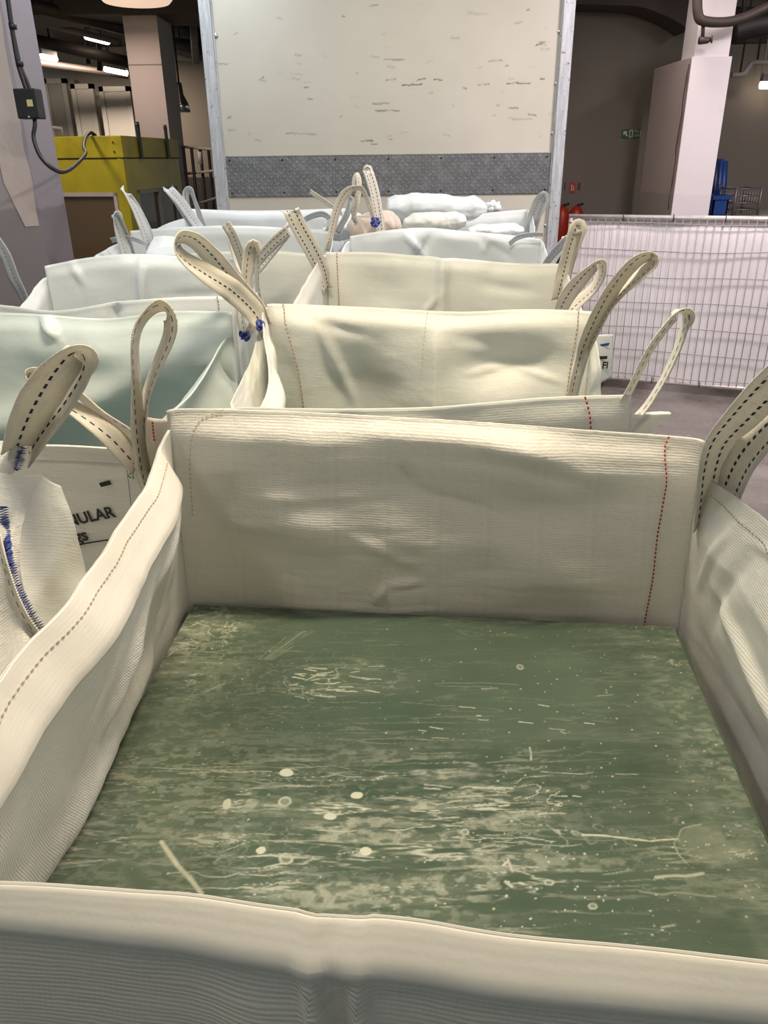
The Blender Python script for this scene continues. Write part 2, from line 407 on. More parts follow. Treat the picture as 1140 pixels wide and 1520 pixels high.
bag1 = empty('bulk_bag', (.03, .80, 0), 'large open bulk bag in the foreground, filled with flat green glass', 'bulk bag', LOOPG)
P1 = dict(FL=((-.475, .33), (-.36, .392)), FR=((.50, .24), (.455, .270)), BR=((.545, 1.17), (.54, 1.235)), BL=((-.40, 1.285), (-.372, 1.292)))
def d1_front(u, z, t):
    r = 0*t
    r = r - .024*np.clip((.017-t)/.017, 0, 1)
    r = r + .010*fbm(u*3, z*4, 2, 3)+.004*ridge(u*3.5, z*16, 4, 3)*smooth01(t/.05)
    for a, b, w, A in (((.35, .004), (.378, .16), .007, .018), ((.386, .004), (.402, .2), .006, .016), ((.368, .01), (.39, .2), .012, -.010), ((.30, .02), (.33, .14), .03, .008)):
        r = r+crease(u, t, .92, a, b, w, A)
    return r
def d1_back(u, z, t):     # u runs from right (0) to left (1)
    v = 1-u; x = v*.92
    lw = .045+.055*smooth01((x-.62)/.2)+.02*vn(x*6, 0*x+2, 5); r = .042*smooth01((lw-t)/lw)**1.3
    r = r + .017*fbm(x*3.4, z*3.8, 31, 3)*smooth01(t/.04)*2
    r = r - .010*np.exp(-((t-.10)/.035)**2)*fbm(x*4, 0*x, 5, 2)*2
    r = r - .024*np.exp(-((x-.20)/.16)**2-((t-.20)/.05)**2)
    r = r + .020*np.exp(-((x-.66)/.14)**2-((t-.14)/.045)**2)
    r = r - .022*np.exp(-((x-.70)/.10)**2-((t-.26)/.045)**2)
    r = r + .0055*ridge(x*3.2+.5*fbm(x*4, z*4, 8, 2), z*15, 12, 3)
    r = r + .0016*(np.abs(((x*11+.3) % 1)-.5) < .06)
    for a, b, w, A in (((.355, .35), (.385, .30), .006, -.010), ((.385, .30), (.45, .29), .006, -.010), ((.47, .02), (.46, .36), .006, -.0035), ((.05, .16), (.40, .13), .012, -.006), ((.38, .11), (.62, .16), .010, .006), ((.30, .20), (.46, .27), .012, -.006), ((.10, .08), (.12, .20), .01, .005), ((.40, .07), (.44, .12), .012, .010), ((.52, .05), (.75, .09), .016, .010)):
        r = r+crease(v, t, .92, a, b, w, A)
    return r
def d1_left(u, z, t):     # u runs from the back (0) to the front (1)
    k = smooth01(u/.12)
    r = -.045*k*np.interp(t, [0, .055, .09, .20, .31, .5], [.0, 1, .8, .25, -.35, -.3])
    r = r - .022*np.exp(-((t-.26-.05*u)/.03)**2)*smooth01((u-.2)/.1)*smooth01((.75-u)/.15) + .014*fbm(u*3.2, z*4, 21, 3)*2*k*smooth01((.30-t)/.1)
    r = r + .003*ridge(u*8, z*5, 24, 3)
    for a, b, w, A in (((.10, .06), (.30, .14), .012, -.012), ((.10, .15), (.2, .30), .014, .010), ((.30, .10), (.52, .24), .016, -.016), ((.42, .06), (.6, .2), .014, .012)):
        r = r+crease(u, t, .95, a, b, w, A)
    return r
def d1_right(u, z, t):    # u from front (0) to back (1)
    r = .012+.02*np.interp(t, [0, .04, .1, .22, .3], [1, .3, -.4, .2, 1.2])*np.interp(u, [0, .9, 1], [1, 1, .4]) + .011*fbm(u*3.4, z*4.2, 41, 3)*2+.003*ridge(u*9, z*6, 44, 3)
    for a, b, w, A in (((.45, .22), (.82, .15), .014, -.018), ((.78, .03), (.90, .2), .012, -.012), ((.70, .02), (.84, .26), .02, .012), ((.55, .0), (.75, .04), .007, -.008)):
        r = r+crease(u, t, .95, a, b, w, A)
    return r
H1 = dict(front=lambda u: 1.038+.004*np.exp(-((np.asarray(u)-.45)/.05)**2)-.003*np.exp(-((np.asarray(u)-.40)/.02)**2)+.002*np.sin(np.asarray(u)*9), back=scurve(1.062, 1.068, 1.078, 1.088, 1.098, 1.108),
          left=scurve(1.075, 1.05, 1.043, 1.04, 1.038, 1.045), right=scurve(1.045, 1.03, 1.02, 1.018, 1.02, 1.005))
D1 = dict(front=d1_front, back=d1_back, left=d1_left, right=d1_right)
body1, f1 = bag_body('body', P1, bag1, [M_fab, M_fab_rib, M_fab_dot], H1, D1, 190, 190, mats=dict(front=1, back=0, left=2, right=2), thick=.0045)
# sewn hem tapes round the rim
def hem(fn, key, u0, u1, depth, mat, root, off=.005, n=150, rows=9, name='hem', fray=0., seed=0):
    V = []; UV = []
    for j in range(rows+2):
        t = depth*j/(rows)-.003 if j <= rows else depth
        uu = np.linspace(u0, u1, n); tt = np.clip(t+0*uu+(fray*vn(uu*60, uu*0+3, seed) if j == rows else 0), .0, None)
        P = surf(fn, key, uu, tt); e = .004
        A = surf(fn, key, uu+e, tt)-P; B = surf(fn, key, uu, tt+e)-P; N = np.cross(B, A); N /= np.linalg.norm(N, axis=1)[:, None]
        P = P+N*off
        V += list(P); UV += list(zip(uu*.9, tt))
    o = mesh(name, V, grid_faces(n, rows+2), mat, root, uv=UV); solid(o, .0025); return o
hem(f1, 'front', .0, 1., .019, M_hem, bag1, .0065, fray=.0)
for k in ('left',):
    hem(f1, k, .09, .99, .058, M_hem, bag1, -.0045, rows=12)
stitch(f1, 'left', [(.10, .018), (.5, .018), (.98, .018)], M_beige, bag1, off=-.0072, seg=.010, r=.0010)
stitch(f1, 'right', [(.5, .02), (.75, .026), (.95, .02)], M_beige, bag1, off=-.004, seg=.010, r=.0012)
stitch(f1, 'back', [(.058, .0), (.066, .03), (.060, .09), (.066, .2), (.070, .36)], M_red, bag1, off=-.0055, seg=.0078, r=.0017)
stitch(f1, 'back', [(.90, .0), (.955, .04), (.97, .2)], M_beige, bag1, off=-.0045, seg=.009, r=.001)

sheet('corner_tab', [[at(214, 618, y=1.300), at(232, 622, y=1.304), at(256, 622, y=1.308)], [at(218, 655, y=1.298), at(234, 660, y=1.302), at(254, 660, y=1.306)], [at(224, 700, y=1.296), at(236, 706, y=1.300), at(250, 706, y=1.304)]], M_strap, bag1, 12, 14, .001, 8, 4)
mb = MB()
for k in range(6): q0 = at(226+.6*k, 626+5*k, y=1.290); mb.tube([q0, q0-np.array([0, 0, .004])], .0018, 5)
mb.build('stitching', M_red, bag1, True)
mb = MB(); R_ = random.Random(9)
for k in range(70):
    q0 = surf(f1, 'back', np.array([0.002]), np.array([k*.0022+.002]))[0]; L_ = R_.uniform(.004, .012); dz = R_.uniform(-.003, .004)
    mb.tube([q0-np.array([.002, 0, 0]), q0+np.array([L_*.5, -.002, dz*.3]), q0+np.array([L_, R_.uniform(-.004, .002), dz])], .0006, 4)
mb.build('frayed_edge', M_fab, bag1, True)

# green glass panes inside the front bag
def glass_mat():
    t = NT('dirty_green_glass'); g = t.n('ShaderNodeNewGeometry').outputs['Position']
    st = t.n('ShaderNodeAttribute', attribute_name='stain').outputs['Fac']
    sm = t.n('ShaderNodeAttribute', attribute_name='smear').outputs['Fac']
    fine = t.noise(g, 160, 4, .7); mid = t.noise(t.mapv(g, (18, 60, 1)), 1, 7, .7)
    k = t.math('ADD', st, t.math('MULTIPLY', t.math('SUBTRACT', fine, .5), t.math('MULTIPLY', t.math('MINIMUM', st, 1.), .9)))
    k = t.math('ADD', k, t.math('MULTIPLY', sm, t.math('MULTIPLY', t.ramp(mid, .40, .72), .55)))
    sp = t.ramp(t.noise(g, 210, 2, .5), .70, .76)
    dens = t.ramp(t.noise(g, 3.5, 3), .40, .70)
    k = t.math('ADD', k, t.math('MULTIPLY', t.math('MULTIPLY', sp, dens), .45))
    k = t.n('ShaderNodeClamp', {0: k}).outputs[0]
    cl = t.noise(t.mapv(g, (2.2, 3.2, 1)), 1, 3)
    deep = t.mix(t.ramp(cl, .35, .65), (.056, .084, .060, 1), (.086, .120, .084, 1))
    c = t.mix(k, deep, (.44, .45, .35, 1))
    t.set(col=c, rough=t.n('ShaderNodeMapRange', {0: k, 1: 0, 2: 1, 3: .10, 4: .55}).outputs[0], spec=.5, normal=t.bump(k, .25, .0006))
    return t.m
M_glass = glass_mat()
def edge_mat():
    t = NT('green_glass_edge'); g = t.n('ShaderNodeNewGeometry').outputs['Position']
    t.set(col=t.mix(t.noise(g, 20, 3), (.012, .05, .03, 1), (.03, .11, .07, 1)), rough=.1, spec=.6, trans=.25); return t.m
M_edge = edge_mat()
GQ = [np.array(p) for p in ((-.424, .40), (.425, .315), (.517, 1.178), (-.366, 1.274))]   # FL FR BR BL
def paint(X, Y):
    st = np.zeros_like(X); N1 = fbm(X*40, Y*40, 3, 3)
    def g(px, py): return at(px, py, z=.73)[:2]
    def line(pts, w, a, wob=.004, brk=0.):
        P = [g(*p) for p in pts]
        xx = X+wob*fbm(X*25, Y*25, 7, 2)*.6; yy = Y+wob*fbm(X*22, Y*22, 11, 3)
        for p, q in zip(P[:-1], P[1:]):
            d, s = segdist(xx, yy, p, q); v = a*smooth01(1.3-d/w)
            if brk: v = v*smooth01((vn(X*30, Y*30, len(pts)*7+int(w*1e5)) +.5-brk)*6)
            np.maximum(st, v, out=st)
    def blob(px, py, rx, ry, a, ring=False):
        c = g(px, py); e = g(px+rx, py); f = g(px, py+ry); ax = abs(e[0]-c[0]); ay = abs(f[1]-c[1])
        r = np.hypot((X-c[0])/ax, (Y-c[1])/ay)+.25*fbm(X*90, Y*90, int(px), 2)
        v = smooth01((1.15-r)*4)
        if ring: v = v*(.35+.65*np.exp(-((r-.85)/.2)**2))
        np.maximum(st, a*v, out=st)
    for (px, py, rx, ry) in ((425, 1147, 10, 5.5), (530, 1180, 9, 5), (337, 1193, 6, 7), (490, 1212, 9, 5), (388, 1262, 7, 5), (543, 1263, 8, 6)):
        blob(px, py, rx, ry, 1.1)
    for (px, py, rx, ry) in ((423, 1190, 9, 7), (425, 1275, 11, 9), (772, 990, 5, 4), (815, 1310, 9, 5), (690, 1235, 7, 5), (880, 1345, 7, 5)):
        blob(px, py, rx, ry, .7, True)
    line([(865, 1238), (900, 1240), (930, 1243), (965, 1248), (1005, 1245)], .0015, .95, .003)
    line([(1003, 1250), (1012, 1275), (1022, 1290)], .0016, .5, .014)
    line([(1003, 1250), (1016, 1232), (1040, 1222)], .0014, .45, .014)
    blob(1048, 1255, 38, 30, .20); blob(1092, 1262, 32, 16, .15)
    line([(975, 1302), (1020, 1303), (1045, 1298)], .0025, .7, .004); line([(950, 1322), (1060, 1330)], .0018, .35, .006, .2)
    line([(980, 1375), (1040, 1370)], .0018, .45, .006, .2)
    line([(240, 1250), (262, 1283)], .0035, .85, .002); line([(262, 1283), (285, 1308), (298, 1325)], .0035, .75, .003)
    for k in range(34):                        # long drips running across the pane
        px = rng.uniform(110, 760); py = rng.uniform(1125, 1345); L = rng.uniform(60, 260)
        line([(px, py), (px+L*.5, py+rng.uniform(-4, 6)), (px+L, py+rng.uniform(-2, 10))], rng.uniform(.0007, .0014), rng.uniform(.3, .65), .009, rng.choice([.25, .45]))
    for k in range(12):
        px = rng.uniform(240, 700); py = rng.uniform(985, 1110); L = rng.uniform(40, 240)
        line([(px, py), (px+L*.5, py+rng.uniform(-3, 5)), (px+L, py+rng.uniform(-2, 8))], rng.uniform(.0006, .001), rng.uniform(.15, .4), .005, .4)
    for k in range(12):                        # scratches fanning from the back left corner
        a = rng.uniform(0, 1); line([(300+a*60, 1030-a*30), (370+a*110, 990-a*50), (430+a*150, 940-a*20)], .0008, rng.uniform(.15, .4), .007, .4)
    for k in range(26):
        px = rng.uniform(430, 550); py = rng.uniform(990, 1035); line([(px, py), (px+rng.uniform(6, 30), py+rng.uniform(-2, 3))], .0014, rng.uniform(.4, .9), .006)
    for k in range(14):
        px = rng.uniform(595, 890); py = rng.uniform(1020, 1100); line([(px, py), (px+rng.uniform(4, 26), py+rng.uniform(-2, 3))], .0012, rng.uniform(.4, .9), .005)
    for k in range(5):
        px = rng.uniform(735, 765); py = rng.uniform(1285, 1330); line([(px, py), (px+rng.uniform(-20, 20), py+rng.uniform(-18, 10))], .0022, rng.uniform(.4, .9), .008)
    for k in range(22):
        px = rng.uniform(620, 850); py = rng.uniform(1135, 1215); line([(px, py), (px+rng.uniform(10, 60), py+rng.uniform(-3, 4))], .0014, rng.uniform(.3, .8), .008, .25)
    line([(786, 1110), (790, 1128)], .002, .6, .012)
    for k in range(420):                       # specks
        px = rng.uniform(100, 1135); py = rng.uniform(930, 1390)
        if rng.random() < .5: px = rng.uniform(700, 1140)
        c = g(px, py); r = rng.uniform(.0005, .0017); box = (np.abs(X-c[0]) < .01) & (np.abs(Y-c[1]) < .01)
        if box.any(): st[box] = np.maximum(st[box], rng.uniform(.5, 1.)*smooth01(1.4-np.hypot(X[box]-c[0], Y[box]-c[1])/r))
    # soft smears, with masks of their own
    def mask(px, py, rx, ry, a):
        c = g(px, py); e = g(px+rx, py); f = g(px, py+ry); ax = abs(e[0]-c[0]); ay = abs(f[1]-c[1])
        return a*np.exp(-((X-c[0])/ax)**2-((Y-c[1])/ay)**2)
    sm = mask(300, 1250, 300, 110, .55)+mask(520, 1160, 130, 40, .5)+mask(640, 1180, 160, 45, .45)+mask(820, 1190, 60, 60, .6)+mask(250, 980, 90, 60, .6)
    sm = sm+mask(310, 925, 60, 30, .8)+mask(1000, 1000, 60, 110, .40)+mask(1070, 1180, 70, 110, .40)+mask(1080, 1290, 90, 60, .5)+mask(500, 1010, 90, 28, .4)+mask(180, 1180, 90, 70, .4)
    wx = X+.05*fbm(X*6, Y*9, 51, 3); wy = Y+.010*fbm(X*9, Y*16, 55, 3)
    streak = smooth01((fbm(wx*5, wy*62, 17, 5)+.12)*2.6)
    streak2 = smooth01((fbm(wx*9, wy*30, 27, 5)+.05)*3)
    def contour(fx, fy, sd, w, o=4): n = fbm(wx*fx, wy*fy, sd, o); return np.exp(-(n/w)**2)
    drip = np.maximum(contour(4, 46, 61, .030), contour(6, 70, 67, .035))*(vn(X*14, Y*40, 71)+.5)
    froth = contour(34, 60, 75, .05)*smooth01(fbm(X*12, Y*16, 79, 3)*5)
    gr = smooth01((fbm(X*60+wx*20, Y*120, 33, 3)+.22)*2.6)
    # narrow pale edge dust along the borders
    def edge(a, b, w, s):
        d, _ = segdist(X, Y, a, b); return s*np.exp(-(d/w))
    dust = edge(GQ[3], GQ[2], .018, .8)+edge(GQ[1], GQ[2], .05, .6)+edge(GQ[0], GQ[3], .04, .5)
    sm = sm*(.35+.75*streak)+dust*(.5+.5*streak2)
    zone = np.clip(mask(330, 1235, 360, 140, 1.1)+mask(640, 1180, 190, 60, .7)+mask(330, 1000, 200, 50, .35)+mask(700, 1300, 200, 60, .6)+mask(1000, 1290, 140, 60, .4), 0, 1)
    st = np.maximum(st, .36*smooth01(zone*1.2)*smooth01((streak*streak2-.12)*2.4)*(.25+.75*gr))
    st = np.maximum(st, .85*np.clip(zone+.15, 0, 1)*drip)
    st = np.maximum(st, .42*smooth01(zone*1.3)*smooth01((fbm(wx*7, wy*90, 91, 4)+.02)*5)*smooth01((fbm(wx*4, wy*12, 95, 3)+.25)*4)*(.3+.7*gr))
    hz = np.clip(mask(240, 1180, 170, 170, 1)+mask(300, 950, 90, 60, 1)+mask(1050, 1100, 60, 170, .8), 0, 1)
    st = np.maximum(st, .26*hz*smooth01((fbm(X*80, Y*150, 101, 4)+.02)*3.5))
    fz = np.clip(mask(820, 1190, 60, 60, 1)+mask(250, 975, 110, 60, .8)+mask(500, 1012, 70, 28, 1)+mask(1070, 1250, 80, 60, .8)+mask(310, 925, 60, 25, 1)+mask(1010, 985, 50, 60, .6)+mask(760, 1300, 60, 30, .8)+.25*zone, 0, 1)
    st = np.maximum(st, .85*fz*froth)
    # clean wiped patch
    wp = np.exp(-((segdist(X, Y, g(190, 1290), g(225, 1335))[0])/.012)**2); st = st*(1-wp); sm = sm*(1-wp)
    return st, sm
panes = []
PT = .0125
def pane(i, ztop, dx, dy, rot, label, group, fine=False):
    q = []
    cx = sum(p[0] for p in GQ)/4; cy = sum(p[1] for p in GQ)/4
    for p in GQ:
        x, y = p[0]-cx, p[1]-cy; q.append((cx+x*cos(rot)-y*sin(rot)+dx, cy+x*sin(rot)+y*cos(rot)+dy))
    n = 560 if fine else 2
    u, v = np.meshgrid(np.linspace(0, 1, n), np.linspace(0, 1, n))
    X = (1-v)*((1-u)*q[0][0]+u*q[1][0])+v*((1-u)*q[3][0]+u*q[2][0]); Y = (1-v)*((1-u)*q[0][1]+u*q[1][1])+v*((1-u)*q[3][1]+u*q[2][1])
    V = list(zip(X.ravel(), Y.ravel(), (ztop+0*X).ravel())); Fc = grid_faces(n, n); o4 = len(V)
    V += [(x, y, ztop) for x, y in q]+[(x, y, ztop-PT+.0004) for x, y in q]
    Fc += [(o4+(k+1) % 4, o4+k, o4+4+k, o4+4+(k+1) % 4) for k in range(4)]+[(o4+7, o4+6, o4+5, o4+4)]
    if fine: st, sm = paint(X, Y); A = dict(stain=np.concatenate([st.ravel(), np.zeros(8)]), smear=np.concatenate([sm.ravel(), np.zeros(8)]))
    else: A = dict(stain=np.zeros(len(V)), smear=np.zeros(len(V)))
    o = mesh('glass_sheet', V, Fc, M_glass, None, smooth=False, attr=A); o.data.materials.append(M_edge)
    mi = [0]*((n-1)*(n-1))+[1]*5; o.data.polygons.foreach_set('material_index', mi)
    return tag(o, label, 'glass pane', group)
GG = 'glass panes stacked in the foreground bag'
# a thick lower pack, then the single upper panes whose edges show at the right
pk = []
NPK = 5
zt = .73
pane(0, zt, 0, 0, 0, 'topmost green glass pane in the foreground bag, streaked with dried white drips', GG, True)
offs = [(.010, -.004, .0), (.004, .002, .003), (.016, -.002, -.003), (.008, .001, .002)]
labs = ['green glass pane directly under the streaked top pane, edge showing at right', 'third green glass pane down, thin edge line at the right side of the bag',
        'fourth green glass pane down, its edge jutting furthest right beside the bag wall', 'fifth green glass pane down, lowest edge line seen at the right']
for i, (dx, dy, r) in enumerate(offs): pane(i+1, zt-PT*(i+1), dx, dy, r, labs[i], GG)
def block(z0, z1, q, name, label, cat, group=None):
    mb = MB(); prism(mb, [tuple(p) for p in q], z0, z1); return tag(mb.build(name, M_edge), label, cat, group)
block(.03, zt-PT*5, GQ, 'glass_pack', 'deep dark green pack of glass below the loose panes in the foreground bag', 'glass pack')

# lifting loops of the front bag
ribbon('lifting_loop', [(222, 735, 1.28, 14), (212, 690, 1.27, 22), (205, 630, 1.27, 20), (202, 560, 1.28, 11), (201, 515, 1.28, 9), (206, 486, 1.29, 11), (222, 464, 1.30, 12), (240, 457, 1.30, 16), (252, 474, 1.29, 19), (250, 500, 1.29, 17), (236, 535, 1.29, 15), (222, 570, 1.29, 12), (213, 605, 1.29, 11), (211, 650, 1.29, 12), (218, 700, 1.30, 14)], .052, M_strap, bag1)
ribbon('lifting_loop', [(206, 692, 1.27, 30), (170, 652, 1.26, 32), (130, 620, 1.25, 26), (90, 594, 1.24, 17), (60, 572, 1.23, 11), (46, 560, 1.23, 9), (56, 555, 1.24, 14), (85, 564, 1.26, 14), (112, 582, 1.28, 8), (150, 615, 1.30, 9), (190, 642, 1.31, 11), (210, 660, 1.31, 12)], .055, M_strap, bag1)
ribbon('lifting_loop', [(1046, 778, 1.20, 26), (1052, 740, 1.19, 32), (1057, 700, 1.17, 34), (1070, 660, 1.14, 38), (1105, 618, 1.09, 46), (1150, 572, 1.03, 54), (1200, 530, .98, 56), (1235, 520, .96, 40), (1225, 560, .97, 40), (1178, 605, 1.02, 44), (1130, 648, 1.09, 44), (1095, 695, 1.14, 42), (1066, 765, 1.20, 38)], .066, M_strap2, bag1)

# ================================================================== OTHER BAGS
def gen_D(seed, amp=.012, lip=.03, bulge=.03, extra=None, cre=()):
    def mk(key, sd):
        def f(u, z, t):
            r = lip*smooth01((.05-t)/.05)**1.3*(1 if key in ('back', 'left', 'right') else -.4)
            r = r+bulge*np.sin(pi*np.clip(z/.8, 0, 1))*(1 if key != 'back' else .4)
            r = r+amp*fbm(u*2.6, z*3.2, sd, 3)*2*smooth01(t/.04+.3)+amp*.45*ridge(u*4+fbm(u*3, z*3, sd+5, 2), z*6, sd+2, 3)
            for c in cre:
                if c[0] == key: r = r+crease(u, t, .9, *c[1:])
            if extra and key in extra: r = r+extra[key](u, z, t)
            return r
        return f
    return {k: mk(k, seed+i*13) for i, k in enumerate(('front', 'right', 'back', 'left'))}
def std_bag(label, P, H, D, mat, nu=80, nv=80, group=LOOPG, mats=None):
    cx = sum(P[k][0][0] for k in P)/4; cy = sum(P[k][0][1] for k in P)/4
    r = empty('bulk_bag', (cx, cy, 0), label, 'bulk bag', group)
    b, fn = bag_body('body', P, r, mat, H, D, nu, nv, mats=mats); return r, fn
def load(P, z, label):
    q = []
    c = np.mean([P[k][0] for k in P], axis=0)
    for k in ('FL', 'FR', 'BR', 'BL'):
        p = np.array(P[k][0]); q.append(c+(p-c)*.90)
    return block(.03, z, q, 'glass_pack', label, 'glass pack', 'packs of glass filling the bags')

# --- second bag in the right row
P2 = dict(FL=((-.40, 1.36), (-.37, 1.35)), FR=((.47, 1.33), (.44, 1.33)), BR=((.56, 2.10), (.575, 2.12)), BL=((-.34, 2.20), (-.325, 2.25)))
def ex2l(u, z, t): return -.11*np.sin(pi*np.clip(u*.93, 0, 1))**.8*np.exp(-(t/.3)**2)
def ex2r(u, z, t): return .095*np.exp(-((u-.28)/.20)**2)
def ex2b(u, z, t):
    v = 1-u; x = v*.9
    r = -.03*np.exp(-((x-.10)/.06)**2)*smooth01(t/.06)+.075*np.exp(-((x-.26)/.11)**2-((t-.26)/.17)**2)+.05*np.exp(-((x-.70)/.12)**2-((t-.14)/.045)**2)
    r = r-.02*np.exp(-((x-.48)/.03)**2)*smooth01(t/.1)
    return r-.028*np.exp(-((x-.70)/.2)**2-((t-.26)/.05)**2)
cre2 = [('back', (.34, .17), (.22, .155), .006, -.010), ('back', (.22, .155), (.05, .20), .006, -.010), ('back', (.42, .03), (.42, .35), .006, -.006), ('back', (.76, .02), (.66, .3), .014, -.02), ('back', (.40, .06), (.10, .11), .02, .012), ('back', (.85, .02), (.6, .08), .015, .012),
        ('left', (.05, .02), (.3, .4), .012, .02), ('left', (.10, .0), (.45, .3), .012, -.018), ('left', (.16, .0), (.6, .2), .012, .018), ('left', (.02, .1), (.12, .5), .012, .02)]
H2 = dict(front=scurve(1.090, 1.092, 1.088, 1.092, 1.108, 1.115), back=scurve(1.118, 1.118, 1.108, 1.113, 1.120, 1.128), left=scurve(1.12, 1.05, .99, .98, 1.06), right=scurve(1.08, 1.035, .99, .92, .89, 1.05))
bag2, f2 = std_bag('cream bulk bag directly behind the foreground bag, with a deep open back panel', P2, H2, gen_D(60, .012, .035, .05, {'back': ex2b, 'right': ex2r, 'left': ex2l}, cre2), M_fab2, 120, 110)
stitch(f2, 'back', [(.955, .0), (.935, .06), (.90, .2), (.885, .4)], M_rust, bag2, off=-.006, seg=.012, r=.0017)
stitch(f2, 'back', [(.045, .0), (.05, .1), (.075, .4)], M_rust, bag2, off=-.006, seg=.012, r=.0017)
stitch(f2, 'back', [(.015, .05), (.03, .15), (.055, .4)], M_beige, bag2, off=-.006, seg=.012, r=.0017)
stitch(f2, 'front', [(.90, .0), (.91, .03), (.915, .06)], M_red, bag2, off=.006, seg=.009, r=.002)
stitch(f2, 'back', [(.5, .0), (.51, .2)], M_beige, bag2, off=-.005, seg=.012, r=.0008)
load(P2, .66, 'green glass pack lying inside the cream bag behind the foreground bag')
ribbon('lifting_loop', [(398, 560, 2.14, 12), (394, 500, 2.2, 14), (380, 466, 2.2, 30), (345, 432, 2.15, 34), (305, 405, 2.1, 28), (276, 385, 2.06, 18), (264, 368, 2.04, 10), (270, 354, 2.06, 12), (290, 358, 2.1, 22), (318, 385, 2.15, 28), (350, 425, 2.2, 30), (378, 455, 2.23, 26), (392, 480, 2.25, 18)], .062, M_strap, bag2)
ribbon('lifting_loop', [(846, 610, 2.0, 14), (856, 560, 2.0, 16), (868, 515, 2.02, 20), (890, 465, 1.98, 22), (915, 422, 1.93, 20), (943, 390, 1.9, 18), (965, 380, 1.88, 12), (968, 390, 1.88, 14), (950, 408, 1.9, 16), (925, 430, 1.94, 14), (905, 455, 1.97, 10), (885, 490, 2.0, 12), (870, 520, 2.03, 12)], .055, M_strap, bag2)
ribbon('lifting_loop', [(915, 632, 1.36, 10), (925, 600, 1.35, 9), (940, 570, 1.34, 8), (965, 520, 1.33, 9), (990, 485, 1.33, 9), (1008, 467, 1.33, 8), (1017, 472, 1.34, 9), (1013, 495, 1.35, 10), (1000, 530, 1.36, 9), (980, 570, 1.37, 8), (955, 608, 1.38, 9), (925, 636, 1.38, 10)], .045, M_strap2, bag2)
# gathered folds at the back left corner
sheet('corner_fold', pxg([[(392, 470, 2.24), (382, 500, 2.2), (368, 545, 2.0), (340, 600, 1.6)], [(398, 490, 2.2), (390, 530, 2.1), (375, 580, 1.9), (350, 625, 1.55)], [(408, 520, 2.18), (402, 570, 2.1), (396, 610, 1.95), (385, 660, 1.7)]]), M_fab2, bag2, 50, 40, .0035, 7, 3)
# blue tie knots on that corner
def knot(p, r, mat, root, name='tie_knot', seed=0):
    mb = MB(); p = np.array(p); R = random.Random(seed)
    for k in range(4):
        q = [p+np.array([R.uniform(-1, 1), R.uniform(-1, 1), R.uniform(-1, 1)])*r for _ in range(5)]
        mb.tube(spline(q, 16), r*.22, 6)
    return mb.build(name, mat, root, True)
knot(at(387, 482, y=2.17), .014, M_blue, bag2, seed=1); knot(at(385, 524, y=2.13), .013, M_blue, bag2, seed=2)

# --- third bag, right row
P3 = dict(FL=((-.31, 2.36), (-.29, 2.36)), FR=((.62, 2.22), (.60, 2.24)), BR=((.66, 2.98), (.68, 3.02)), BL=((-.21, 3.05), (-.21, 3.10)))
def ex3(u, z, t): x = (1-u)*.9; return -.03*np.exp(-((x-.45)/.02)**2)+.03*np.exp(-((x-.2)/.1)**2-((t-.15)/.1)**2)
H3 = dict(front=const(1.04), back=scurve(1.135, 1.135, 1.150, 1.163, 1.176, 1.178), left=scurve(1.17, 1.10, 1.05), right=scurve(1.05, 1.04, 1.13))
M_fab3 = fabric('fabric_greyish', (.76, .765, .715), 'fine', .2, .4, .25, .4)
bag3, f3 = std_bag('cream bulk bag third in the right row, thin brown seam near its corner', P3, H3, gen_D(90, .011, .02, .06, {'back': ex3}, [('back', (.45, .12), (.55, .25), .008, -.02), ('back', (.33, .08), (.05, .10), .02, .014)]), M_fab3, 90, 80)
stitch(f3, 'back', [(.955, .0), (.95, .2), (.955, .3)], M_rust, bag3, off=-.005, seg=.012, r=.002)
ribbon('lifting_loop', [(828, 445, 2.95, 18), (836, 410, 2.93, 22), (846, 370, 2.9, 20), (856, 339, 2.88, 20), (858, 345, 2.90, 20), (846, 385, 2.96, 16), (832, 440, 3.0, 14)], .058, M_strap, bag3)
ribbon('lifting_loop', [(826, 478, 2.5, 16), (840, 445, 2.46, 22), (858, 420, 2.42, 22), (878, 400, 2.4, 14), (890, 392, 2.4, 8), (892, 406, 2.42, 12), (880, 428, 2.46, 14), (856, 450, 2.5, 16), (832, 474, 2.52, 18)], .055, M_strap, bag3)
ribbon('lifting_loop', [(486, 430, 3.05, 12), (478, 402, 3.02, 22), (464, 372, 2.98, 24), (446, 340, 2.94, 24), (434, 316, 2.92, 24), (432, 312, 2.93, 24), (442, 330, 2.97, 18), (464, 366, 3.03, 14), (482, 405, 3.07, 14), (488, 425, 3.08, 10)], .062, M_strap2, bag3)
# printed flap at its right side
flap = sheet('printed_flap', pxg([[(862, 500, 2.40), (890, 497, 2.42), (910, 496, 2.44)], [(862, 530, 2.38), (888, 530, 2.40), (910, 530, 2.43)], [(862, 580, 2.36), (884, 572, 2.38), (908, 560, 2.42)]]), M_white, bag3, 20, 20, .001, 8, 5)

